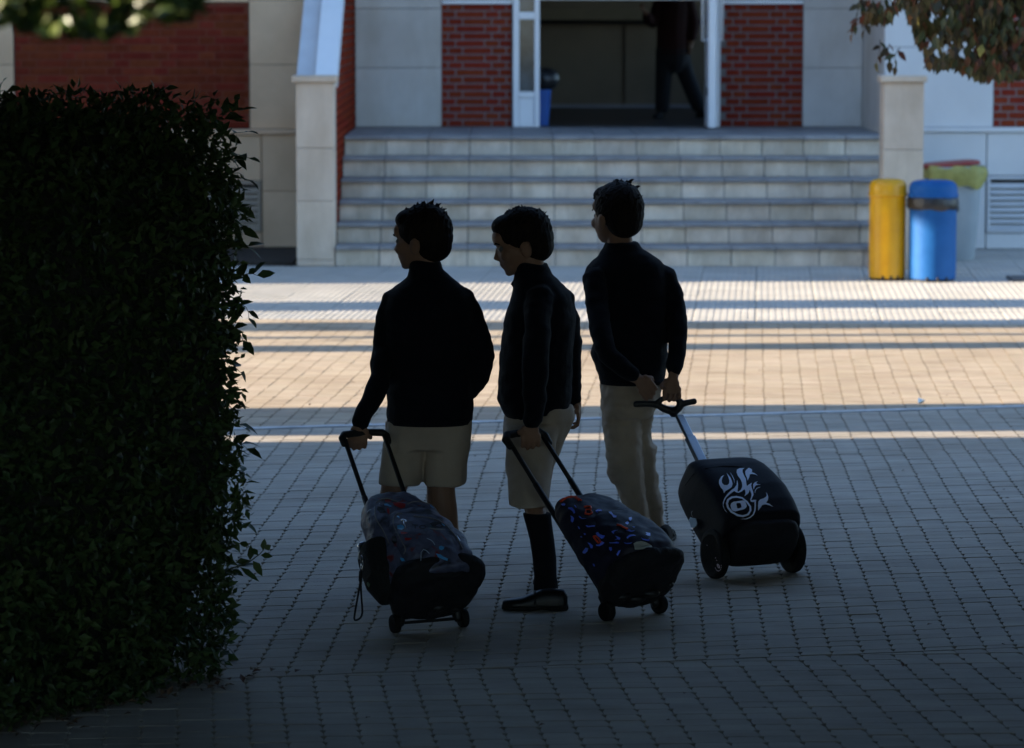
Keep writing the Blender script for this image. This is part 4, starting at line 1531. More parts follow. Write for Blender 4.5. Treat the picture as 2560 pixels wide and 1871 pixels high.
def shoe(parent, heel, d, L_, sole_z=0.0, wid=0.036, m=None):
    """heel: ground point at the back of the heel; d: direction the toe points"""
    d = Vector(d).normalized()
    sd_ = Vector((d.y, -d.x, 0))
    prof = [(0.00, 0.50, 0.036), (0.05, 0.74, 0.052), (0.16, 0.82, 0.056), (0.28, 0.82, 0.056), (0.40, 0.86, 0.054), (0.54, 0.95, 0.042), (0.70, 1.0, 0.029), (0.85, 0.92, 0.024), (0.95, 0.66, 0.019), (1.0, 0.32, 0.013)]
    rings = []
    for t, w, h in prof:
        c = heel + d * (L_ * t)
        rg = []
        for k in range(20):
            a = 2 * pi * k / 20
            x, z = cos(a), sin(a)
            zz = h * (max(z, 0) ** 0.8) if z > 0 else -0.004
            rg.append(c + sd_ * (wid * w * math.copysign(abs(x) ** 0.8, x)) + Vector((0, 0, 0.014 + zz)))
        rings.append(rg)
    q = S().loft(rings)
    q.build('shoe', m or M_SHOE, parent, remesh=0.004, relax=3)
    sh = [o for o in parent.children if o.name.startswith('shoe')][-1]
    so_ = S()
    rings = []
    for zz, ex in ((0.0, -0.001), (0.004, 0.002), (0.011, 0.0025), (0.015, 0.0)):
        rg = []
        for k in range(len(prof) * 2):
            i = k if k < len(prof) else 2 * len(prof) - 1 - k
            sg = 1 if k < len(prof) else -1
            t, w, h = prof[i]
            rise = 0.006 if (0.30 < t < 0.42 and zz < 0.01) else 0
            rg.append(heel + d * (L_ * t + (ex if t > 0.5 else -ex)) + sd_ * (sg * (wid * w + ex)) + Vector((0, 0, zz + rise)))
        rings.append(rg)
    so_.loft(rings)
    so_.build('sole', M_SOLE, sh)
    # welt strap across the instep and a low stacked heel
    st_ = S()
    c = heel + d * (L_ * 0.50)
    st_.tube([c + sd_ * (wid * 0.93) + Vector((0, 0, 0.022)), c + sd_ * (wid * 0.6) + Vector((0, 0, 0.050)), c + Vector((0, 0, 0.061)), c - sd_ * (wid * 0.6) + Vector((0, 0, 0.050)),
              c - sd_ * (wid * 0.93) + Vector((0, 0, 0.022))], 0.005, 6, ref=tuple(d), flat=0.5, smooth=1)
    st_.build('strap', M_SHOE, sh, smooth=True)
    S().add([heel + sd_ * (sx * wid * 0.8) + d * (L_ * dx) + Vector((0, 0, z)) for z in (0, 0.018) for dx in (0.01, 0.28) for sx in (-1, 1)],
            [(0, 1, 3, 2), (4, 6, 7, 5), (0, 4, 5, 1), (2, 3, 7, 6), (0, 2, 6, 4), (1, 5, 7, 3)]).build('heel', M_SOLE, sh)
    return sh


# ---------------- boy 1 (left)
Y1 = 11.52
r1 = empty('person', (P(1065, 1500, Y1).x, Y1, 0), 'leftmost boy in dark sweater and shorts, hand on slate-coloured backpack handle', 'person', 'boys with wheeled school bags')
body = S()
T = [(1045, 985, 1170, .085), (960, 985, 1165, .088), (860, 980, 1165, .09), (780, 985, 1165, .09), (730, 1000, 1150, .075), (700, 1035, 1105, .05), (672, 1032, 1096, .046), (640, 1034, 1094, .046)]
body.loft([ring(a, b, c, Y1, d) for a, b, c, d in T])
wfn = head(body, r1, P(1054, 592, Y1), 158, -0.06, 1.03, 0.004, seed=3,
           tuft=[(P(1078, 516, Y1), P(1085, 497, Y1)), (P(1090, 520, Y1), P(1104, 508, Y1)), (P(1072, 515, Y1), P(1078, 503, Y1)), (P(1100, 530, Y1), P(1118, 522, Y1))])
for (pts) in ([(1000, 765, 16, Y1), (962, 860, 20, Y1), (945, 950, 19, 11.40), (917, 1015, 13, 11.34), (899, 1058, 12, 11.29), (895, 1072, 12, 11.29)],
              [(1145, 765, 16, Y1), (1185, 850, 20, 11.50), (1200, 905, 19, 11.50), (1165, 975, 17, 11.60), (1135, 1010, 15, 11.65), (1120, 1040, 14, 11.65)],
              [(1008, 1060, 46, Y1), (1000, 1140, 38, Y1), (984, 1225, 33, Y1), (982, 1290, 36, Y1), (988, 1360, 33, Y1), (996, 1430, 20, Y1), (1000, 1475, 18, Y1)],
              [(1122, 1060, 46, Y1), (1112, 1140, 40, Y1), (1102, 1215, 36, Y1), (1106, 1275, 38, Y1), (1113, 1330, 35, Y1), (1118, 1410, 21, Y1), (1118, 1475, 18, Y1)]):
    limb(body, pts)
hand(body, P(897, 1062, 11.29), (-0.12, 0.12, -1), (1, 0, 0.05), (0.1, 1, 0.1), 0.98, 1.0, 1)
hand(body, P(1122, 1035, 11.65), (-0.3, 0.1, -1), (0.2, 1, 0), (-1, 0, 0), 0.9, 0.5, 1)
body.build('body', M_SKIN, r1, remesh=0.0038, relax=2)
sw = S()
T = [(1052, 968, 1180, .118), (1040, 965, 1182, .124), (1010, 967, 1183, .128), (950, 965, 1180, .125), (900, 962, 1182, .12), (850, 960, 1184, .12), (800, 958, 1187, .12), (765, 958, 1188, .115), (738, 966, 1180, .11),
     (718, 984, 1158, .10), (703, 1004, 1136, .085), (692, 1017, 1120, .074), (672, 1022, 1108, .066), (652, 1026, 1104, .062)]
sw.loft([ring(a, b, c, Y1, d) for a, b, c, d in T])
limb(sw, [(990, 748, 33, Y1), (970, 800, 32, Y1), (960, 860, 30, Y1), (953, 910, 29, 11.46), (948, 955, 29, 11.40), (928, 1000, 27, 11.35), (908, 1035, 24, 11.31), (899, 1062, 23, 11.29)])
limb(sw, [(1152, 748, 36, Y1), (1178, 800, 35, Y1), (1196, 850, 34, 11.50), (1205, 893, 31, 11.49), (1196, 935, 30, 11.52), (1172, 972, 28, 11.58), (1146, 1000, 26, 11.64)])
o = sw.build('sweater', M_SWEAT, r1, remesh=0.006, relax=3)
wrinkle(o, 0.0065, 10, 4.2, 1.7)
S().loft([ring(1058, 968, 1180, Y1, .120), ring(1040, 966, 1181, Y1, .127)]).build('hem', M_SWEAT, r1, smooth=True)
sh = S()
sh.loft([ring(a, b, c, Y1, d) for a, b, c, d in [(1030, 975, 1178, .105), (1060, 966, 1180, .115), (1090, 962, 1180, .115), (1120, 960, 1178, .108)]])
sh.loft([ring(a, b, c, Y1, d) for a, b, c, d in [(1070, 966, 1085, .10), (1110, 957, 1072, .10), (1150, 951, 1061, .095), (1180, 947, 1057, .092), (1209, 946, 1052, .088)]])
sh.loft([ring(a, b, c, Y1, d) for a, b, c, d in [(1070, 1062, 1180, .10), (1110, 1060, 1177, .10), (1150, 1061, 1171, .095), (1180, 1061, 1168, .092), (1211, 1062, 1165, .088)]])
o = sh.build('shorts', M_SHORT, r1, remesh=0.006, relax=2)
wrinkle(o, 0.0065, 12, 1.7, 0.5)
for cx in (1000, 1118):
    q = S()
    q.loft([ring(a, cx - b, cx + b, Y1, b * K * Y1) for a, b in [(1430, 25), (1455, 23), (1484, 24)]])
    q.build('sock', M_SOCK, r1, smooth=True)
shoe(r1, Vector((P(1000, 1485, Y1).x, 11.46, 0)), (-0.2, 1, 0), 0.21)
shoe(r1, Vector((P(1118, 1485, Y1).x, 11.46, 0)), (0.1, 1, 0), 0.21)

# ---------------- boy 2 (middle), seen from his left side; his near foot is set back towards the camera
Y2 = 11.70
r2 = empty('person', (P(1335, 1530, 11.17).x, 11.17, 0), 'middle boy in shorts and black knee socks, facing left, gripping navy bag handle', 'person', 'boys with wheeled school bags')
body = S()
T = [(1030, 1285, 1400, .10), (900, 1275, 1405, .10), (800, 1290, 1410, .10), (740, 1295, 1400, .10), (700, 1300, 1370, .055), (672, 1293, 1362, .045), (640, 1290, 1358, .045)]
body.loft([ring(a, b, c, Y2, d) for a, b, c, d in T])
head(body, r2, P(1303, 600, Y2), 184, -0.24, 1.06, 0.0, seed=8, tuft=[(P(1366, 556, Y2), P(1377, 547, Y2)), (P(1345, 535, Y2), P(1362, 529, Y2))])
limb(body, [(1342, 770, 16, 11.60), (1340, 850, 20, 11.46), (1337, 940, 18, 11.43), (1333, 1010, 16, 11.42), (1330, 1062, 14, 11.42)])
limb(body, [(1395, 770, 16, 11.72), (1425, 850, 20, 11.79), (1428, 930, 18, 11.79), (1438, 1000, 14, 11.79), (1443, 1014, 13, 11.79)])
limb(body, [(1325, 1050, 44, 11.64), (1325, 1150, 34, 11.58), (1333, 1250, 29, 11.43), (1342, 1290, 25, 11.365), (1352, 1350, 21, 11.32), (1360, 1430, 18, 11.24), (1362, 1500, 15, 11.18)])
limb(body, [(1375, 1050, 42, 11.77), (1352, 1150, 36, 11.74), (1345, 1250, 28, 11.68), (1352, 1330, 24, 11.60), (1358, 1400, 17, 11.56), (1362, 1465, 14, 11.53)])
hand(body, P(1329, 1060, 11.42), (-0.05, 0.10, -1), (1, 0.1, 0.02), (0.0, 1, 0.2), 0.98, 1.0, -1)
hand(body, P(1444, 1008, 11.79), (0.1, 0.0, -1), (0.2, 1, 0), (-1, 0.1, 0), 0.82, 0.55, -1)
body.build('body', M_SKIN, r2, remesh=0.0038, relax=2)
sw = S()
T = [(1040, 1262, 1412, .125), (1030, 1257, 1420, .132), (1000, 1244, 1430, .14), (960, 1244, 1432, .14), (920, 1247, 1432, .14), (870, 1251, 1434, .14), (826, 1258, 1438, .14), (786, 1264, 1440, .14), (757, 1272, 1434, .135),
     (733, 1280, 1424, .125), (714, 1284, 1408, .105), (694, 1287, 1388, .085), (677, 1284, 1374, .068), (656, 1286, 1368, .062)]
sw.loft([ring(a, b, c, Y2, d, tilt=0.04) for a, b, c, d in T])
sw.tube([P(1290, 706, Y2), P(1277, 711, Y2)], [0.010, 0.004], 8)
limb(sw, [(1350, 742, 38, 11.60), (1344, 800, 36, 11.53), (1341, 870, 34, 11.46), (1339, 935, 33, 11.44), (1336, 1000, 29, 11.43), (1331, 1054, 26, 11.42)])
limb(sw, [(1402, 748, 34, 11.72), (1417, 800, 33, 11.77), (1424, 870, 31, 11.79), (1424, 925, 31, 11.79), (1431, 975, 25, 11.79), (1437, 1008, 17, 11.79)])
o = sw.build('sweater', M_SWEAT, r2, remesh=0.006, relax=3)
wrinkle(o, 0.0065, 11, 7.7, 1.7)
S().loft([ring(1043, 1262, 1414, Y2, .128, tilt=0.06), ring(1026, 1256, 1424, Y2, .136, tilt=0.06)]).build('hem', M_SWEAT, r2, smooth=True)
sh = S()
sh.loft([ring(a, b, c, Y2 - 0.01, d) for a, b, c, d in [(1015, 1272, 1430, .115), (1045, 1262, 1436, .125), (1075, 1260, 1422, .125), (1105, 1262, 1405, .115)]])
sh.loft([ring(a, b, c, Yr, d) for a, b, c, d, Yr in [(1060, 1262, 1405, .085, 11.63), (1100, 1262, 1394, .082, 11.60), (1150, 1264, 1384, .08, 11.545), (1216, 1268, 1376, .076, 11.46), (1264, 1271, 1372, .074, 11.405)]])
sh.loft([ring(a, b, c, 11.76, d) for a, b, c, d in [(1040, 1300, 1437, .085), (1070, 1305, 1427, .085), (1093, 1305, 1416, .085), (1143, 1300, 1396, .08), (1200, 1296, 1374, .078), (1250, 1294, 1366, .076)]])
o = sh.build('shorts', M_SHORT, r2, remesh=0.006, relax=2)
wrinkle(o, 0.006, 12, 3.1, 0.55)
q = S()
q.loft([ring(a, b, c, Yr, (c - b) / 2 * K * Yr * 0.95) for a, b, c, Yr in [(1284, 1307, 1377, 11.355), (1290, 1308, 1378, 11.35), (1330, 1319, 1383, 11.325), (1350, 1324, 1386, 11.31), (1396, 1331, 1391, 11.27), (1440, 1335, 1392, 11.23), (1475, 1334, 1396, 11.20), (1500, 1330, 1398, 11.175)]])
q.build('sock', M_SOCK, r2, smooth=True)
q = S()
q.loft([ring(a, b, c, Yr, (c - b) / 2 * K * Yr * 0.9) for a, b, c, Yr in [(1284, 1323, 1378, 11.62), (1330, 1328, 1381, 11.60), (1396, 1336, 1382, 11.56), (1440, 1342, 1384, 11.54), (1470, 1342, 1386, 11.53)]])
q.build('sock', M_SOCK, r2, smooth=True)
shoe(r2, Vector((P(1419, 1530, 11.15).x, 11.15, 0)), (-1, 0.0, 0), 0.217, wid=0.040)
shoe(r2, Vector((P(1368, 1478, 11.5).x, 11.47, 0)), (-0.08, 1, 0), 0.217, wid=0.034)

# ---------------- boy 3 (right), seen from behind
Y3 = 12.50
r3 = empty('person', (P(1600, 1370, Y3).x, Y3, 0), 'tallest boy in long khaki trousers, seen from behind, holding emblem bag handle behind him', 'person', 'boys with wheeled school bags')
body = S()
T = [(955, 1520, 1640, .08), (860, 1505, 1650, .085), (760, 1490, 1650, .085), (690, 1492, 1640, .075), (650, 1518, 1595, .05), (628, 1520, 1585, .046), (590, 1518, 1580, .045), (560, 1518, 1576, .045)]
body.loft([ring(a, b, c, Y3, d) for a, b, c, d in T])
head(body, r3, P(1541, 532, Y3), 128, -0.02, 1.08, 0.004, seed=12, tuft=[(P(1590, 470, Y3), P(1603, 466, Y3)), (P(1575, 455, Y3), P(1586, 448, Y3))])
limb(body, [(1496, 712, 15, 12.43), (1495, 780, 19, 12.33), (1508, 862, 18, 12.25), (1555, 925, 16, 12.23), (1592, 946, 14, 12.22)])
limb(body, [(1650, 712, 15, Y3), (1687, 770, 19, Y3), (1693, 850, 18, 12.45), (1688, 910, 15, 12.39), (1682, 948, 13, 12.35)])
limb(body, [(1548, 970, 36, Y3), (1553, 1060, 38, Y3), (1564, 1160, 34, Y3), (1590, 1260, 22, Y3), (1606, 1340, 18, Y3), (1608, 1410, 15, Y3)])
limb(body, [(1605, 970, 30, Y3), (1598, 1060, 24, 12.55), (1612, 1150, 18, 12.58), (1625, 1240, 18, 12.57), (1643, 1320, 15, 12.53), (1650, 1370, 14, 12.53)])
hand(body, P(1596, 946, 12.22), (0.62, 0.05, -0.72), (0.7, 0.2, 0.6), (-0.2, 1, -0.1), 0.95, 0.9, 1)
hand(body, P(1682, 944, 12.35), (-0.08, -0.25, -1), (1, -0.1, 0), (0.1, -1, 0.2), 0.98, 1.0, -1)
body.build('body', M_SKIN, r3, remesh=0.0038, relax=2)
sw = S()
T = [(955, 1500, 1660, .11), (940, 1494, 1664, .115), (919, 1489, 1666, .12), (901, 1480, 1668, .12), (886, 1475, 1670, .12), (857, 1482, 1670, .12), (830, 1486, 1667, .118), (795, 1478, 1664, .115), (742, 1466, 1668, .112),
     (715, 1460, 1670, .11), (690, 1458, 1670, .105), (668, 1466, 1664, .10), (652, 1480, 1650, .09), (638, 1494, 1630, .08), (625, 1505, 1606, .07), (606, 1512, 1592, .062)]
sw.loft([ring(a, b, c, Y3, d) for a, b, c, d in T])
limb(sw, [(1486, 692, 30, 12.42), (1492, 760, 29, 12.35), (1504, 840, 27, 12.25), (1520, 888, 26, 12.22), (1558, 922, 23, 12.21), (1586, 938, 19, 12.21)])
limb(sw, [(1658, 688, 30, Y3), (1676, 725, 29, Y3), (1689, 775, 27, Y3), (1694, 830, 25, 12.45), (1692, 880, 24, 12.41), (1688, 912, 21, 12.38), (1684, 934, 16, 12.36)])
o = sw.build('sweater', M_SWEAT, r3, remesh=0.006, relax=3)
wrinkle(o, 0.0065, 11, 2.7, 1.7)
S().loft([ring(958, 1500, 1661, Y3, .113), ring(944, 1496, 1663, Y3, .118)]).build('hem', M_SWEAT, r3, smooth=True)
tr = S()
tr.loft([ring(a, b, c, Y3, d) for a, b, c, d in [(940, 1506, 1656, .10), (960, 1501, 1660, .11), (1000, 1502, 1648, .115), (1040, 1505, 1632, .11)]])
tr.loft([ring(a, b, c, Y3, d) for a, b, c, d in [(1000, 1501, 1595, .09), (1050, 1505, 1602, .088), (1100, 1511, 1605, .085), (1150, 1515, 1609, .08), (1178, 1517, 1611, .078), (1196, 1524, 1613, .075), (1212, 1538, 1615, .072),
                                                 (1243, 1549, 1618, .07), (1290, 1566, 1625, .066), (1330, 1575, 1632, .064), (1385, 1578, 1634, .062)]])
tr.loft([ring(a, b, c, 12.57, d) for a, b, c, d in [(1000, 1555, 1640, .08), (1040, 1560, 1633, .08), (1075, 1566, 1627, .078), (1105, 1580, 1627, .07), (1118, 1590, 1642, .07), (1146, 1592, 1641, .066), (1180, 1594, 1641, .066),
                                                    (1223, 1600, 1648, .066), (1263, 1608, 1659, .064), (1300, 1618, 1660, .06), (1324, 1624, 1665, .06)]])
o = tr.build('trousers', M_KHAKI, r3, remesh=0.006, relax=2)
wrinkle(o, 0.009, 14, 9.3, 1.5)
for (cx, Yb, top) in ((1606, Y3, 1375), (1648, 12.53, 1318)):
    q = S()
    q.loft([ring(a, cx - b, cx + b, Yb, b * K * Yb) for a, b in [(top, 21), (top + 30, 21), (1400, 20)]])
    q.build('sock', M_SOCK, r3, smooth=True)
shoe(r3, Vector((P(1610, 1430, 12.41).x, 12.39, 0)), (-0.25, 1, 0), 0.225)
shoe(r3, Vector((P(1655, 1400, 12.50).x, 12.48, 0)), (0.15, 1, 0), 0.225, wid=0.034, m=mat('scuffed_black_leather', (0.006, 0.006, 0.006), 0.85, (0.009, 0.009, 0.009), 30, 0.1, 120, 0.1))

# ---------------- person inside the doorway
Y4 = 31.9
zf = ZL
r4 = empty('person', (1.50, Y4, ZL), 'figure in dark trousers and dark red top standing inside the doorway', 'person')
body = S()


def W(x, y, z):
    return Vector((1.50 + x, Y4 + y, ZL + z))


def tb(s, pts, rad, n=14, flat=1.0):
    s.tube([W(*p) for p in pts], rad, n, ref=(1, 0, 0), smooth=1, flat=flat)


tb(body, [(0, 0, 0.70), (0, 0, 0.85), (0.02, 0, 1.02), (0.02, 0, 1.12), (0.02, 0, 1.2)], [0.12, 0.115, 0.12, 0.06, 0.05], flat=0.7)
tb(body, [(-0.07, 0, 0.72), (-0.085, 0, 0.40), (-0.10, 0, 0.06)], [0.075, 0.05, 0.035])
tb(body, [(0.06, 0.05, 0.72), (0.13, 0.05, 0.42), (0.26, 0.1, 0.08)], [0.075, 0.05, 0.035])
tb(body, [(-0.13, 0, 1.08), (-0.20, -0.06, 0.88), (-0.26, -0.16, 0.98)], [0.045, 0.035, 0.028])
tb(body, [(0.15, 0, 1.08), (0.19, 0.0, 0.88), (0.17, -0.03, 0.70)], [0.045, 0.035, 0.028])
hand(body, W(-0.26, -0.16, 0.98), (-0.5, -0.3, 0.5), (0, 1, 0), (1, 0, 0.3), 1.0, 0.8, 1)
hand(body, W(0.17, -0.03, 0.70), (0, 0, -1), (0, 1, 0), (-1, 0, 0), 1.0, 0.5, -1)
head(body, r4, W(0.02, 0.0, 1.33), 250, 0, 1.0, 0.004, seed=5)
body.build('body', M_SKIN, r4, remesh=0.006, relax=2)
q = S()
tb(q, [(0, 0, 0.60), (0, 0, 0.75), (0.0, 0, 0.9), (0.01, 0, 1.02), (0.02, 0, 1.10), (0.02, 0, 1.14)], [0.155, 0.15, 0.15, 0.155, 0.13, 0.07], flat=0.75)
tb(q, [(-0.12, 0, 1.06), (-0.20, -0.06, 0.88), (-0.25, -0.14, 0.96)], [0.065, 0.055, 0.045])
tb(q, [(0.15, 0, 1.06), (0.20, 0.0, 0.88), (0.18, -0.03, 0.74)], [0.065, 0.055, 0.045])
q.build('jumper', mat('dark_red_knit', (0.022, 0.004, 0.004), 0.9, (0.03, 0.005, 0.005), 8, 0.3, 200), r4, remesh=0.009, relax=2)
q = S()
tb(q, [(0, 0, 0.78), (0, 0, 0.62), (0, 0, 0.50)], [0.14, 0.155, 0.14], flat=0.75)
tb(q, [(-0.065, 0, 0.64), (-0.08, 0, 0.40), (-0.095, 0, 0.08)], [0.095, 0.08, 0.065])
tb(q, [(0.055, 0.03, 0.64), (0.13, 0.05, 0.40), (0.255, 0.1, 0.10)], [0.095, 0.08, 0.07])
q.build('trousers', mat('black_trouser_cloth', (0.010, 0.010, 0.014), 0.9, (0.015, 0.015, 0.018), 8, 0.3, 200), r4, remesh=0.009, relax=2)
for (x, y, dd_) in ((-0.10, 0.03, (-0.3, -1, 0)), (0.25, 0.14, (0.5, -1, 0))):
    sh = shoe(r4, Vector((1.50 + x, Y4 + y, 0)), dd_, 0.24)
    for ob in [sh]:
        ob.location.z += ZL + (0.0)


# ================================================================== BAGS
class Bag:
    def __init__(self, O, ang, tilt):
        self.O = Vector(O)
        a, t = radians(ang), radians(tilt)
        self.w = Vector((cos(a), sin(a), 0))
        g_ = Vector((-sin(a), cos(a), 0))
        self.p = g_ * sin(t) + Vector((0, 0, cos(t)))
        self.n = Vector((0, 0, sin(t))) - g_ * cos(t)
        self.g = g_

    def at(self, a, b, c):
        return self.O + self.w * a + self.p * b + self.n * c

    def sect(self, b, hw, c0, c1, n=36, e=3.2, ax=0.0):
        """rounded cross-section across the bag at height b along the pole"""
        out = []
        for k in range(n):
            t = 2 * pi * k / n
            x = hw * math.copysign(abs(cos(t)) ** (2 / e), cos(t))
            y = (c1 - c0) / 2 * math.copysign(abs(sin(t)) ** (2 / e), sin(t))
            out.append(self.at(ax + x, b, (c0 + c1) / 2 + y))
        return out


def decal(parent, bvh, polys, m, off=0.0015, name='print', holes=None, sub=0, thick=False):
    """flat print traced on a real surface: each outline is laid on the surface it is printed on"""
    s = S()
    eye = cam.location
    for poly in polys:
        lists = poly if isinstance(poly[0][0], (list, tuple)) else [poly]
        dense = []
        for ls in lists:
            q = []
            for i, a in enumerate(ls):
                b = ls[(i + 1) % len(ls)]
                q += [a, ((a[0] + b[0]) / 2, (a[1] + b[1]) / 2)]
            dense.append(q)
        tri = tessellate_polygon([[Vector((x, y, 0)) for x, y in l] for l in dense])
        flat = [p for l in dense for p in l]
        vs, ok = [], True
        for (x, y) in flat:
            d = PV(x, y)
            h = bvh.ray_cast(eye, d)
            if h[0] is None:
                ok = False
                break
            nrm = h[1] if h[1].dot(d) < 0 else -h[1]
            vs.append(h[0] + nrm * off)
        if ok:
            s.add(vs, tri)
    if s.v:
        o = s.build(name, m, parent)
        if len(polys) > 1:
            o['kind'] = 'stuff'
        return o


def bvh_of(objs):
    vs, fs = [], []
    for o in objs:
        off = origin(o)
        n = len(vs)
        vs += [v.co + off for v in o.data.vertices]
        fs += [[i + n for i in p.vertices] for p in o.data.polygons]
    return BVHTree.FromPolygons(vs, fs)


def wheel(parent, c, axis, r, wd, rim=M_BLK, rimr=0.62):
    axis = Vector(axis).normalized()
    wr = empty('wheel', (0, 0, 0))
    wr.parent = parent
    t = S()
    h = wd / 2
    t.lathe(c, [(r * rimr, -h), (r * 0.9, -h), (r * 0.985, -h * 0.7), (r, -h * 0.3), (r, h * 0.3), (r * 0.985, h * 0.7), (r * 0.9, h), (r * rimr, h), (r * rimr, -h)], 36, axis)
    auto_smooth(t.build('tyre', M_SOLE, wr))
    t = S()
    t.lathe(c, [(0.002, -h * 0.7), (r * rimr * 0.5, -h * 0.9), (r * rimr * 0.98, -h * 0.8), (r * rimr * 0.98, h * 0.8), (r * rimr * 0.5, h * 0.9), (0.002, h * 0.7)], 36, axis)
    auto_smooth(t.build('rim', rim, wr))
    return wr


def px_of(v):
    """photograph pixel of a world point"""
    d = v - Vector((0, 0, CAM_H))
    zc = d.y * cos(PHI) - d.z * sin(PHI)
    yc = d.y * sin(PHI) + d.z * cos(PHI)
    return (1280 + F * d.x / zc, 935.5 - F * yc / zc)


# ---------------- bag 1: slate backpack on wheels
B1 = Bag((P(1073, 1560, 10.77).x, 10.77, 0.030), 24, 46)
b1 = empty('wheeled_backpack', (B1.O.x, B1.O.y, 0), 'slate blue marbled wheeled backpack with black base and wrist strap', 'backpack', 'wheeled school bags')
q = S()
q.loft([B1.sect(b, hw, c0, c1, ax=ax) for b, hw, c0, c1, ax in
        [(0.06, .142, .0, .21, -.006), (0.15, .142, .0, .195, -.008), (0.24, .140, .0, .175, -.010), (0.32, .134, .0, .150, -.013), (0.38, .122, .0, .125, -.015), (0.43, .102, .0, .10, -.016), (0.468, .072, .002, .078, -.016), (0.485, .035, .01, .055, -.016)]])
main1 = q.build('main_body', M_MARB, b1, smooth=True, remesh=0.006, relax=3)
wrinkle(main1, 0.007, 15, 2)
q = S()
q.loft([B1.sect(b, hw, c0, c1, e=2.8, ax=ax) for b, hw, c0, c1, ax in
        [(0.03, .08, .10, .245, .012), (0.09, .112, .10, .262, .008), (0.17, .115, .1, .246, .004), (0.26, .106, .1, .205, .0), (0.32, .085, .1, .170, -.004), (0.35, .05, .1, .145, -.004)]])
pk = q.build('front_pocket', M_MARB, b1, smooth=True, remesh=0.006, relax=3)
wrinkle(pk, 0.007, 16, 9)
q = S()
q.loft([B1.sect(b, hw, c0, c1, ax=ax) for b, hw, c0, c1, ax in
        [(0.005, .105, .0, .12, 0), (0.020, .138, -.008, .21, .005), (0.045, .154, -.008, .25, .008), (0.068, .158, -.006, .256, .008), (0.088, .152, -.004, .235, .004), (0.10, .146, -.002, .205, .0)]])
low = q.build('base_cover', M_BLKFAB, b1, remesh=0.006, relax=3)
wrinkle(low, 0.009, 13, 5)
# side pocket that holds the bottle
q = S()
q.loft([B1.sect(b, hw, c0, c1, ax=ax, e=2.4) for b, hw, c0, c1, ax in [(0.05, .03, .03, .11, -.145), (0.12, .045, .01, .15, -.155), (0.20, .046, .01, .16, -.155), (0.235, .045, .01, .16, -.152)]])
q.build('side_pocket', M_BLKMESH, b1, remesh=0.005, relax=3)
# grip, poles
q = S()
for sx in (-1, 1):
    S().tube([B1.at(sx * 0.072, 0.04, -.008), B1.at(sx * 0.072, 0.52, -.008)], 0.0098, 10).build('outer_tube', M_BLK, b1, smooth=True)
    S().tube([B1.at(sx * 0.072, 0.50, -.008), B1.at(sx * 0.072, 0.775, -.008)], 0.0078, 10).build('pole', M_BLK, b1, smooth=True)
q = S()
q.tube([B1.at(-0.080, 0.742, -.008), B1.at(-0.080, 0.772, -.008), B1.at(-0.070, 0.785, -.008), B1.at(-0.03, 0.789, -.008), B1.at(0.03, 0.789, -.008), B1.at(0.070, 0.785, -.008), B1.at(0.080, 0.772, -.008), B1.at(0.080, 0.742, -.008)],
       [0.010, 0.0125, 0.013, 0.0125, 0.0125, 0.013, 0.0125, 0.010], 12)
q.build('grip', M_BLK, b1, smooth=True, remesh=0.003, relax=2)
for sx in (-1, 1):
    wheel(b1, B1.at(sx * 0.118, 0, 0) , B1.w, 0.030, 0.024)
    q = S()
    q.tube([B1.at(sx * 0.10, 0, 0), B1.at(sx * 0.10, 0.05, 0.02)], [0.016, 0.024], 8)
    q.build('wheel_housing', M_BLK, b1, smooth=True)
S().tube([B1.at(-0.10, 0, 0), B1.at(0.10, 0, 0)], 0.005, 8).build('axle', M_BLK, b1)
q = S()
for c in [(-0.07, 0.02, 0.03), (0.02, 0.015, 0.05), (0.08, 0.02, 0.03)]:
    q.ell(B1.at(*c), (0.03, 0.02, 0.014), n=10, m=8)
q.build('underside_feet', M_BLK, b1, smooth=True)


def surf_tube(parent, bvh, pxs, r, m, name, lift=0.5, n=6):
    pts = []
    for (x, y) in pxs:
        d = PV(x, y)
        h = bvh.ray_cast(cam.location, d)
        if h[0] is not None:
            nrm = h[1] if h[1].dot(d) < 0 else -h[1]
            pts.append(h[0] + nrm * r * lift)
    if len(pts) > 1:
        q = S().tube(pts, r, n)
        return q.build(name, m, parent, smooth=True)


def cr(l, ox, oy, sc):
    return [(ox + x / sc, oy + y / sc) for x, y in l]


bv = bvh_of([main1, pk, low])
C3 = lambda l: cr(l, 880, 1210, 6.884)
M_PIPE = mat('grey_zip_piping', (0.17, 0.17, 0.18), 0.4)
for l in ([(400, 400), (395, 520), (430, 640), (520, 780), (590, 920), (640, 1030)], [(420, 330), (500, 270), (600, 255), (700, 280), (790, 320)],
          [(960, 340), (1050, 312), (1180, 310), (1300, 345), (1400, 410), (1480, 500)],
          [(860, 515), (780, 515), (730, 560), (710, 640), (735, 760), (800, 880), (860, 990), (910, 1080), (925, 1150), (900, 1200)],
          [(1060, 560), (1200, 570), (1350, 590), (1500, 640), (1620, 720), (1720, 830), (1780, 900), (1840, 1000), (1900, 1120)],
          [(1340, 770), (1450, 785), (1590, 795)]):
    surf_tube(b1, bv, C3(l), 0.0022, M_PIPE, 'zip_piping')
surf_tube(b1, bv, C3([(885, 640), (900, 700), (920, 770)]), 0.0022, M_METAL, 'zip_pull')
surf_tube(b1, bv, C3([(850, 640), (890, 625), (930, 640), (925, 665)]), 0.003, M_METAL, 'zip_slider')
surf_tube(b1, bv, C3([(1790, 900), (1830, 960), (1850, 990)]), 0.003, M_METAL, 'zip_slider')
M_CY = mat('sky_blue_print', (0.06, 0.32, 0.65), 0.35)
M_DR = mat('dark_red_print', (0.32, 0.015, 0.015), 0.4)
M_WL = mat('pale_outline_print', (0.42, 0.50, 0.60), 0.4)
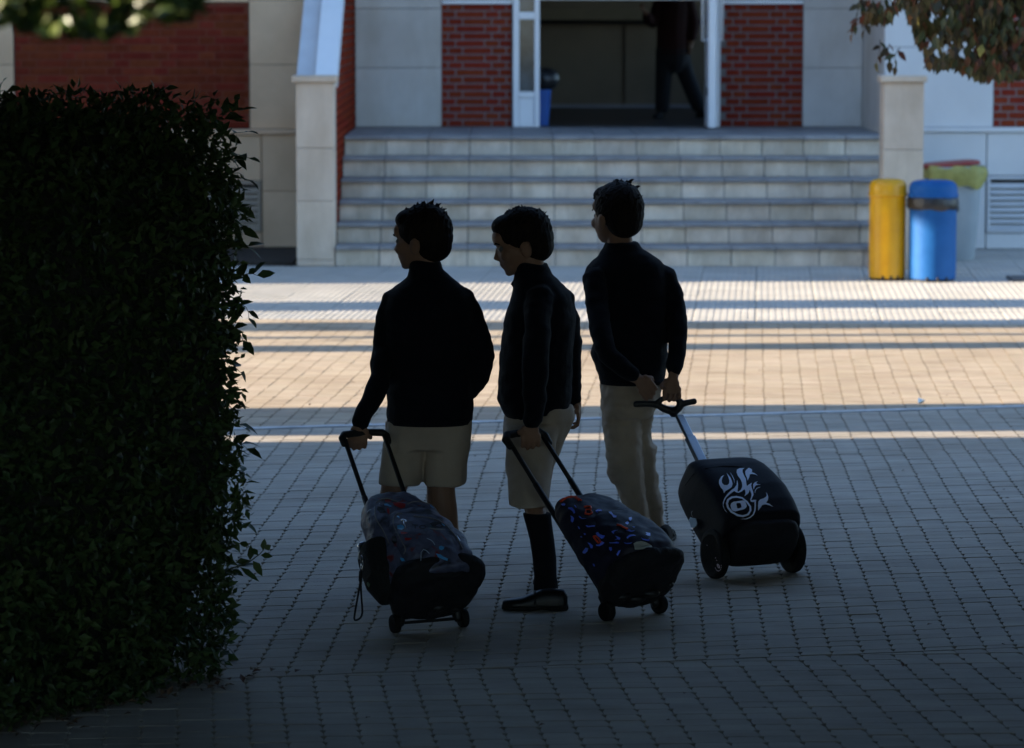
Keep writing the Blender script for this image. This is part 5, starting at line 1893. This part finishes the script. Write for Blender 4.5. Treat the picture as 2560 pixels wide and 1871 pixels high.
M_BK2 = mat('black_brown_print', (0.010, 0.008, 0.008), 0.45)
decal(b1, bv, [C3(l) for l in (
    [(780, 725), (840, 705), (900, 730), (905, 770), (860, 795), (790, 780)], [(550, 350), (600, 345), (680, 385), (670, 405), (600, 385), (560, 380)],
    [(1490, 1085), (1530, 1070), (1590, 1090), (1580, 1125), (1540, 1145), (1500, 1130)], [(1440, 1200), (1520, 1215), (1570, 1255), (1650, 1290), (1640, 1330), (1560, 1300), (1480, 1260)],
    [(830, 1270), (890, 1290), (910, 1330), (860, 1340), (835, 1310)], [(1340, 365), (1385, 395), (1420, 430), (1390, 420), (1345, 390)], [(1540, 680), (1600, 720), (1590, 740), (1545, 705)],
    [(770, 555), (810, 560), (830, 600), (800, 600)])], M_CY, name='blue_print')
decal(b1, bv, [C3(l) for l in (
    [(560, 280), (640, 270), (680, 300), (640, 330), (570, 320)], [(700, 330), (800, 320), (920, 350), (910, 410), (850, 430), (790, 400), (720, 370)],
    [(840, 830), (920, 835), (970, 850), (900, 870), (850, 870)], [(910, 930), (1040, 940), (980, 975), (920, 980)], [(600, 420), (640, 440), (650, 540), (610, 510)])], M_DR, name='red_print')
decal(b1, bv, [C3(l) for l in (
    [(1340, 680), (1430, 650), (1540, 670), (1600, 740), (1500, 765), (1380, 740)], [(440, 380), (540, 420), (590, 500), (480, 500), (430, 450)], [(690, 900), (760, 900), (790, 1000), (720, 1040), (680, 980)])], M_BK2, off=0.001, name='dark_print')
for l in ([(1290, 940), (1360, 970), (1400, 1010), (1425, 1050)], [(1185, 1320), (1190, 1180), (1230, 1130), (1280, 1150), (1330, 1200)], [(265, 490), (300, 450), (325, 450)], [(280, 590), (285, 660)],
          [(480, 340), (470, 345)], [(1360, 385), (1385, 398)]):
    surf_tube(b1, bv, C3(l), 0.0012, M_WL, 'outline_print', 0.2)
# raised letters on the pocket
tl = [C3([(1040, 705), (1130, 710), (1130, 728), (1095, 728), (1100, 780), (1080, 780), (1075, 728), (1040, 722)])]
ol = [[(1215 + 62 * cos(a), 750 + 38 * sin(a)) for a in [k * 0.524 for k in range(12)]], [(1215 + 42 * cos(a), 750 + 22 * sin(a)) for a in [-k * 0.524 for k in range(12)]]]
decal(b1, bv, tl + [[C3(ol[0]), C3(ol[1])]], M_LETTER, name='lettering')
# carabiner and wrist strap
q = S().tube([P(904, 1389, 10.68), P(903, 1405, 10.66), P(901, 1425, 10.66), P(904, 1428, 10.66), P(908, 1408, 10.66), P(906, 1390, 10.68)], 0.0022, 6)
q.build('carabiner', M_METAL, b1, smooth=True)
q = S().tube([P(903, 1424, 10.66), P(901, 1440, 10.66), P(900, 1462, 10.66), P(893, 1500, 10.66), P(887, 1535, 10.66), P(886, 1548, 10.66), P(890, 1551, 10.66), P(901, 1545, 10.66), P(906, 1530, 10.66), P(904, 1500, 10.66), P(902, 1462, 10.66), P(904, 1436, 10.66)],
             0.0032, 8, smooth=1)
q.build('wrist_strap', M_BLKFAB, b1, smooth=True)
S().tube([P(902, 1430, 10.66), P(901, 1452, 10.66)], [0.0065, 0.006], 8).build('strap_sleeve', M_BLKFAB, b1, smooth=True)
# bottle in the side pocket
bt_c = B1.at(-0.172, 0.225, 0.07)
bt = empty('water_bottle', (bt_c.x, bt_c.y, 0), 'small steel bottle in the side pocket of the slate backpack', 'bottle')
q = S().lathe(bt_c, [(0.024, -0.12), (0.027, -0.11), (0.027, 0.0), (0.023, 0.012), (0.018, 0.016)], 24, B1.p)
auto_smooth(q.build('flask', mat('green_bottle', (0.10, 0.16, 0.10), 0.3), bt))
q = S().lathe(bt_c, [(0.019, 0.0165), (0.020, 0.018), (0.020, 0.040), (0.017, 0.044), (0.002, 0.045)], 24, B1.p)
auto_smooth(q.build('cap', M_METAL, bt))

# ---------------- bag 2: navy backpack with cobalt strokes
B2 = Bag((P(1583, 1530, 11.0).x, 11.0, 0.032), 38, 48)
b2 = empty('wheeled_backpack', (B2.O.x, B2.O.y, 0), 'navy wheeled backpack covered in cobalt strokes with orange zip pulls', 'backpack', 'wheeled school bags')
q = S()
q.loft([B2.sect(b, hw, c0, c1, ax=ax) for b, hw, c0, c1, ax in
        [(0.04, .138, .0, .205, .0), (0.12, .140, .0, .20, .0), (0.20, .140, .0, .180, .0), (0.28, .136, .0, .155, .0), (0.35, .126, .0, .125, .0), (0.40, .108, .0, .095, .0), (0.435, .080, .002, .07, .0), (0.45, .04, .01, .045, .0)]])
main2 = q.build('main_body', M_NAVY, b2, remesh=0.006, relax=3)
wrinkle(main2, 0.006, 15, 3)
q = S()
q.loft([B2.sect(b, hw, c0, c1, e=2.8, ax=ax) for b, hw, c0, c1, ax in
        [(0.03, .105, .10, .228, .0), (0.08, .116, .10, .242, .0), (0.15, .118, .10, .228, .0), (0.22, .108, .10, .200, .0), (0.27, .088, .10, .175, .0), (0.30, .055, .10, .150, .0)]])
pk2 = q.build('front_pocket', M_NAVY, b2, remesh=0.006, relax=3)
wrinkle(pk2, 0.005, 15, 6)
q = S()
q.loft([B2.sect(b, hw, c0, c1, ax=ax) for b, hw, c0, c1, ax in
        [(0.0, .105, .0, .12, 0), (0.012, .132, -.008, .19, .0), (0.028, .146, -.008, .228, .0), (0.046, .150, -.006, .238, .0), (0.062, .147, -.004, .228, .0), (0.074, .140, .0, .205, .0)]])
low2_ = q.build('base_cover', M_BLKFAB, b2, remesh=0.006, relax=3)
wrinkle(low2_, 0.008, 14, 11)
for sx in (-1, 1):
    S().tube([B2.at(sx * 0.075, 0.04, -.008), B2.at(sx * 0.075, 0.56, -.008)], 0.0105, 10).build('outer_tube', M_BLK, b2, smooth=True)
    S().tube([B2.at(sx * 0.075, 0.54, -.008), B2.at(sx * 0.075, 0.765, -.008)], 0.0082, 10).build('pole', M_BLK, b2, smooth=True)
    wheel(b2, B2.at(sx * 0.112, 0, 0), B2.w, 0.032, 0.028)
    S().tube([B2.at(sx * 0.10, 0, 0), B2.at(sx * 0.10, 0.05, 0.02)], [0.017, 0.026], 8).build('wheel_housing', M_BLK, b2, smooth=True)
q = S()
q.tube([B2.at(-0.085, 0.727, -.008), B2.at(-0.085, 0.762, -.008), B2.at(-0.070, 0.780, -.008), B2.at(-0.03, 0.784, -.008), B2.at(0.03, 0.784, -.008), B2.at(0.070, 0.780, -.008), B2.at(0.085, 0.762, -.008), B2.at(0.085, 0.727, -.008)],
       [0.011, 0.0145, 0.015, 0.0135, 0.0135, 0.015, 0.0145, 0.011], 12)
q.build('grip', M_BLK, b2, remesh=0.003, relax=2)
q = S()
for c in [(-0.08, 0.01, 0.06), (0.03, 0.0, 0.07), (0.09, 0.02, 0.05), (-0.02, 0.0, 0.05)]:
    q.ell(B2.at(*c), (0.035, 0.025, 0.016), n=10, m=8)
q.build('underside_feet', M_BLK, b2, smooth=True)
q = S().ell(P(1676, 1462, 11.02), (0.012, 0.015, 0.012), n=10, m=8)
q.build('corner_foot', M_BLK, b2, smooth=True)
bv = bvh_of([main2, pk2, low2_])
bvp = bvh_of([main2, pk2, low2_])
C6 = lambda l: cr(l, 1380, 1220, 6.353)
strokes = [
    [(150, 262), (190, 245), (222, 262), (210, 290), (170, 292)], [(262, 315), (320, 318), (360, 360), (370, 400), (352, 418), (330, 380), (290, 350), (262, 338)],
    [(298, 442), (330, 455), (358, 490), (348, 530), (330, 555), (305, 530), (310, 480)], [(80, 530), (120, 512), (155, 535), (165, 585), (140, 580), (120, 560), (82, 570)],
    [(685, 372), (730, 345), (780, 350), (798, 378), (760, 378), (725, 408), (700, 392)], [(895, 385), (940, 385), (975, 430), (1022, 450), (1020, 478), (975, 478), (945, 430), (910, 410)],
    [(535, 600), (560, 598), (580, 608), (650, 600), (685, 602), (680, 622), (640, 622), (590, 630), (560, 628)], [(352, 282), (370, 285), (395, 320), (375, 318)],
    [(415, 612), (435, 622), (455, 655), (430, 652)], [(695, 722), (735, 705), (760, 740), (800, 752), (848, 762), (825, 800), (790, 812), (755, 785), (715, 760)],
    [(945, 700), (990, 680), (1055, 678), (1010, 692), (985, 710), (988, 738), (960, 722)], [(1160, 678), (1205, 680), (1215, 660), (1260, 685), (1315, 686), (1270, 705), (1230, 700)],
    [(1480, 708), (1520, 718), (1555, 725), (1558, 770), (1520, 768), (1478, 745), (1500, 738)], [(1005, 765), (1050, 780), (1088, 800), (1080, 832), (1040, 822), (1000, 832), (1040, 806)],
    [(1185, 790), (1230, 755), (1290, 748), (1335, 765), (1270, 772), (1225, 790), (1205, 812), (1188, 808)], [(1408, 795), (1450, 815), (1510, 825), (1545, 815), (1550, 850), (1500, 850), (1440, 832)],
    [(910, 868), (960, 872), (1030, 860), (1070, 870), (1065, 888), (1000, 884), (930, 880)], [(1140, 868), (1180, 882), (1235, 880), (1280, 870), (1250, 892), (1200, 898), (1160, 890)],
    [(700, 905), (760, 900), (790, 850), (835, 875), (810, 905), (760, 930), (710, 925)], [(205, 745), (240, 735), (255, 780), (260, 825), (292, 855), (270, 872), (225, 835), (210, 790)],
    [(505, 728), (530, 722), (548, 742), (525, 755)], [(455, 770), (480, 765), (490, 790), (465, 795)], [(570, 868), (610, 880), (655, 920), (650, 960), (620, 960), (600, 910)],
    [(490, 1020), (540, 950), (585, 960), (570, 1010), (530, 1045), (500, 1040)], [(915, 940), (955, 945), (960, 990), (930, 1010), (912, 975)], [(80, 800), (115, 785), (130, 830), (110, 900), (88, 890)],
    [(1215, 480), (1260, 470), (1270, 500), (1240, 540), (1222, 515)], [(1160, 560), (1200, 535), (1222, 565), (1200, 592), (1170, 580)], [(1270, 620), (1320, 625), (1300, 640)],
    [(290, 1110), (318, 1105), (320, 1150), (292, 1155)], [(205, 1260), (240, 1258), (260, 1275), (310, 1262), (320, 1245), (322, 1285), (250, 1292)], [(315, 1385), (360, 1380), (410, 1390), (400, 1410), (350, 1420)],
    [(520, 1365), (580, 1365), (585, 1420), (575, 1500), (530, 1500), (540, 1420)], [(650, 1205), (680, 1210), (690, 1250), (665, 1245)], [(1060, 1000), (1095, 990), (1080, 1030), (1050, 1080), (1030, 1060)],
    [(45, 340), (70, 350), (55, 390), (35, 380)], [(425, 450), (450, 462), (480, 490), (560, 494), (480, 500), (440, 480)]]
decal(b2, bvp, [C6(l) for l in strokes], M_STROKE, name='stroke_print', off=0.002)
for l in ([(140, 225), (190, 180), (240, 145), (310, 128), (380, 150), (430, 190), (465, 205)], [(160, 222), (230, 168), (300, 145), (370, 165), (420, 200)],
          [(520, 310), (560, 300), (615, 310), (620, 350), (540, 355), (530, 420), (590, 430), (635, 410), (610, 365)], [(1035, 595), (1090, 605), (1150, 640), (1200, 660)],
          [(660, 780), (700, 770), (745, 810), (780, 870), (740, 880), (700, 830), (670, 790)]):
    surf_tube(b2, bv, C6(l), 0.0032, M_ORANGE, 'zip_pull_cord', 0.8)
decal(b2, bv, [C6([(1295, 905), (1340, 878), (1400, 865), (1470, 875), (1530, 900), (1580, 940), (1590, 965), (1500, 975), (1400, 985), (1310, 988)])], M_REFL, name='reflective_patch', off=0.006)

# ---------------- bag 3: black emblem trolley bag
B3 = Bag((P(1882, 1387, 11.82).x, 11.82, 0.088), 24.6, 50)
b3 = empty('trolley_bag', (B3.O.x, B3.O.y, 0), 'black trolley bag with large wheels, silver pole and pale flame emblem', 'backpack', 'wheeled school bags')
q = S()
q.loft([B3.sect(b, hw, c0, c1, ax=ax, e=5.5) for b, hw, c0, c1, ax in
        [(-0.005, .150, -.055, .160, -0.004), (0.02, .154, -.07, .180, -0.003), (0.08, .156, -.08, .184, -0.002), (0.16, .158, -.085, .176, -.002), (0.24, .155, -.085, .156, -.007), (0.295, .150, -.085, .138, -.010), (0.335, .141, -.078, .117, -.012), (0.360, .126, -.06, .094, -.014), (0.374, .104, -.045, .072, -.016), (0.380, .06, -.03, .035, -.016)]])
main3 = q.build('main_body', mat('black_smooth_shell', (0.005, 0.005, 0.008), 0.7, (0.007, 0.007, 0.011), 8, 0.1, 60, 0.15), b3, remesh=0.006, relax=3)
q = S()
q.loft([B3.sect(b, hw, c0, c1, ax=ax, e=4.5) for b, hw, c0, c1, ax in
        [(-0.062, .12, .0, .10, 0.0), (-0.045, .128, -.03, .15, 0.0), (-0.02, .131, -.04, .168, 0.0), (0.0, .131, -.04, .165, 0.0), (0.03, .126, -.03, .150, 0.0)]])
q.build('base_shell', M_BLKFAB, b3, remesh=0.006, relax=3)
for sx in (-1, 1):
    wr = wheel(b3, B3.at(sx * 0.153 + 0.002, 0, 0), B3.w, 0.088, 0.034, rimr=0.78)
bvw = bvh_of([c for o in b3.children if o.name.startswith('wheel') for c in o.children])
C8 = lambda l: cr(l, 1720, 1260, 8.26)
polys = []
for k in range(9):
    a0, a1 = -0.35 + k * 0.42, -0.35 + k * 0.42 + 0.26
    p = []
    for (r_, s_, rev) in ((1.0, 0.82, 1),):
        o_ = [(628 + 68 * r_ * cos(a0 + (a1 - a0) * t), 1290 + 105 * r_ * sin(a0 + (a1 - a0) * t)) for t in (0, .5, 1)]
        i_ = [(628 + 68 * s_ * cos(a1 - (a1 - a0) * t), 1290 + 105 * s_ * sin(a1 - (a1 - a0) * t)) for t in (0, .5, 1)]
        p = o_ + i_
    if k < 8:
        polys.append(C8(p))
polys.append([C8([(600, 1245), (625, 1238), (650, 1262), (665, 1300), (660, 1330), (640, 1332), (612, 1305), (600, 1275)]), C8([(622, 1272), (620, 1290), (632, 1300), (642, 1292), (636, 1274)])])
polys += [C8([(565, 1110), (580, 1105), (582, 1125), (568, 1128)]), C8([(585, 1160), (600, 1158), (608, 1172), (592, 1176)]), C8([(385, 842), (400, 850), (408, 868), (395, 862)])]
decal(b3, bvw, polys, M_HUB, name='hub_emblem', off=0.001)
# pole, lettering
dp = B3
q = S()


def flatbar(s, a, b, hw, ht, c=-0.045):
    vs = []
    for bb_ in (a, b):
        for (x, y) in ((-hw, -ht), (hw, -ht), (hw, ht), (-hw, ht)):
            vs.append(B3.at(x, bb_, c + y))
    s.add(vs, [(0, 3, 2, 1), (4, 5, 6, 7), (0, 1, 5, 4), (1, 2, 6, 5), (2, 3, 7, 6), (3, 0, 4, 7)])


XP = -0.0
fb = S()
flatbar(fb, 0.10, 0.592, 0.0180, 0.011)
lowp = fb.build('lower_pole', [M_ALU, M_ALUDK], b3)
lowp.data.polygons[5].material_index = 1
fb = S()
flatbar(fb, 0.5925, 0.70, 0.0148, 0.0085)
upp = fb.build('upper_pole', [M_ALU, M_ALUDK], b3)
upp.data.polygons[5].material_index = 1
for o_ in (lowp, upp):
    md = o_.modifiers.new('bevel', 'BEVEL')
    md.width = 0.003
    md.segments = 2
bvu = bvh_of([upp])
C9 = lambda l: cr(l, 1560, 960, 7.509)
le = []
for i in range(7):
    x, y = 985 + i * 18, 685 + i * 34
    w_ = 24 - (i > 4) * 6
    le.append(C9([(x, y), (x + w_, y + 2), (x + w_ + 4, y + 12), (x + 4, y + 12)]))
    le.append(C9([(x + 4, y + 16), (x + 12, y + 16), (x + 15, y + 26), (x + 8, y + 26)]))
decal(b3, bvu, le, M_LETTER, name='pole_lettering', off=0.0008)
# T-handle, as one moulded piece
q = S()
YH = B3.at(0, 0.72, -0.045).y


def H(x, y, dy=0.0):
    c = C9([(x, y)])[0]
    return P(c[0], c[1], YH + dy)


q.tube([H(925, 575), H(930, 540), H(915, 500)], [0.0159, 0.0201, 0.0189], 12)
q.tube([H(640, 400), H(740, 460), H(860, 500), H(960, 500), H(1030, 455), H(1060, 390)], [0.0118, 0.0142, 0.0153, 0.0153, 0.0142, 0.0142], 12, smooth=1)
q.tube([H(1040, 400), H(1120, 370), H(1230, 345), H(1330, 328)], [0.0153, 0.0124, 0.0112, 0.0118], 12, smooth=1)
q.tube([H(640, 400), H(540, 380), H(420, 375), H(300, 380), H(210, 385)], [0.0142, 0.0124, 0.0118, 0.0118, 0.0118], 12, smooth=1)
q.tube([H(600, 385), H(680, 310), H(760, 270), H(900, 262), H(1010, 290), H(1075, 360)], [0.0118, 0.0106, 0.0100, 0.0100, 0.0112, 0.0130], 12, smooth=1)
q.build('handlebar', M_BLK, b3, remesh=0.003, relax=2)

bv = bvh_of([o for o in b3.children if o.name.startswith(('main_body', 'base_shell'))])
CE = lambda l: cr(l, 1770, 1150, 9.18)
E = [
    [(365, 365), (300, 400), (255, 480), (252, 560), (290, 640), (340, 700), (368, 780), (400, 730), (470, 690), (540, 640), (560, 570), (545, 500), (510, 420), (425, 315), (470, 430), (487, 500), (480, 560), (440, 595), (370, 595), (325, 550), (312, 500), (325, 430)],
    [(500, 298), (560, 380), (600, 470), (603, 565), (590, 480), (550, 390)],
    [(838, 205), (790, 235), (790, 300), (830, 390), (868, 460), (872, 540), (888, 620), (920, 590), (1000, 540), (985, 600), (1000, 660), (1030, 740), (1040, 820), (1010, 880), (985, 940), (1060, 930), (1110, 935), (1080, 965), (1030, 982), (975, 970), (962, 930), (985, 870), (995, 810), (975, 750), (950, 700), (930, 770), (890, 810), (832, 848), (855, 780), (850, 730), (830, 690),
     (770, 740), (700, 772), (640, 760), (595, 730), (500, 800), (420, 880), (380, 960), (362, 1050), (385, 1130), (455, 1232), (400, 1170), (355, 1080), (348, 990), (375, 900), (440, 800), (520, 720), (600, 660), (650, 590), (665, 480), (685, 560), (682, 650), (672, 740), (700, 745), (750, 700), (780, 630), (775, 540), (740, 460), (680, 380), (652, 300), (660, 240), (720, 210)],
    [(935, 198), (1005, 235), (1008, 280), (990, 300), (1060, 320), (1145, 385), (1080, 350), (1000, 340), (955, 350), (945, 410), (905, 492), (890, 430), (855, 350), (850, 280), (880, 240)],
    [(1135, 512), (1095, 550), (1130, 570), (1215, 590), (1150, 585), (1095, 600), (1065, 640), (1045, 700), (1030, 640), (1030, 580), (1070, 530)],
    [(1210, 637), (1130, 665), (1090, 710), (1068, 788), (1070, 720), (1110, 665), (1160, 642)],
    [(1322, 750), (1345, 830), (1320, 870), (1260, 900), (1190, 920), (1150, 970), (1142, 1060), (1145, 1178), (1190, 1120), (1240, 1050), (1310, 1035), (1400, 1055), (1485, 1088), (1400, 1020), (1330, 995), (1370, 930), (1378, 870), (1355, 800)],
    [(1058, 975), (1095, 960), (1092, 1080), (1085, 1180), (1040, 1270), (960, 1335), (870, 1365), (735, 1360), (860, 1352), (950, 1315), (1020, 1250), (1055, 1170), (1062, 1070)],
]
ro = [(650, 842), (780, 870), (900, 960), (985, 1080), (990, 1180), (930, 1270), (800, 1318), (660, 1295), (520, 1215), (440, 1110), (415, 1010), (440, 920), (530, 855)]
ri = [(650, 885), (770, 905), (870, 990), (945, 1090), (945, 1180), (890, 1245), (790, 1275), (670, 1255), (560, 1190), (485, 1100), (462, 1010), (485, 940), (560, 893)]
eo = [(515, 1060), (530, 1010), (580, 975), (800, 943), (850, 970), (885, 1070), (870, 1110), (820, 1145), (630, 1195), (570, 1185), (540, 1150)]
ei = [(645, 1020), (665, 1005), (730, 1003), (745, 1020), (765, 1090), (750, 1110), (690, 1128), (665, 1115)]
decal(b3, bv, [CE(l) for l in E] + [[CE(ro), CE(ri[::-1])], [CE(eo), CE(ei[::-1])]], M_EMB, name='emblem', off=0.003)
# tag on a ball chain
tagpl = [(78, 320), (110, 265), (160, 285), (205, 285), (232, 300), (264, 405), (240, 450), (180, 495), (135, 490)]
decal(b3, bv, [C8(tagpl)], M_TAGRIM, name='tag_rim', off=0.012)
c_ = (170, 385)
decal(b3, bv, [C8([(c_[0] + (x - c_[0]) * 0.88, c_[1] + (y - c_[1]) * 0.90) for x, y in tagpl])], M_TAG, name='name_tag', off=0.0135)
surf_tube(b3, bv, C8([(150, 280), (115, 220), (110, 170), (130, 145)]), 0.0015, M_METAL, 'ball_chain', 5)
# a seam round the shell
surf_tube(b3, bv, [(1712, 1215), (1735, 1185), (1765, 1172), (1812, 1166), (1855, 1168)], 0.002, M_BLKFAB, 'seam_piping')

bpy.data.scenes.remove(tmp_scene)
print('bag corners', [tuple(round(c) for c in px_of(B.O)) for B in (B1, B2, B3)])
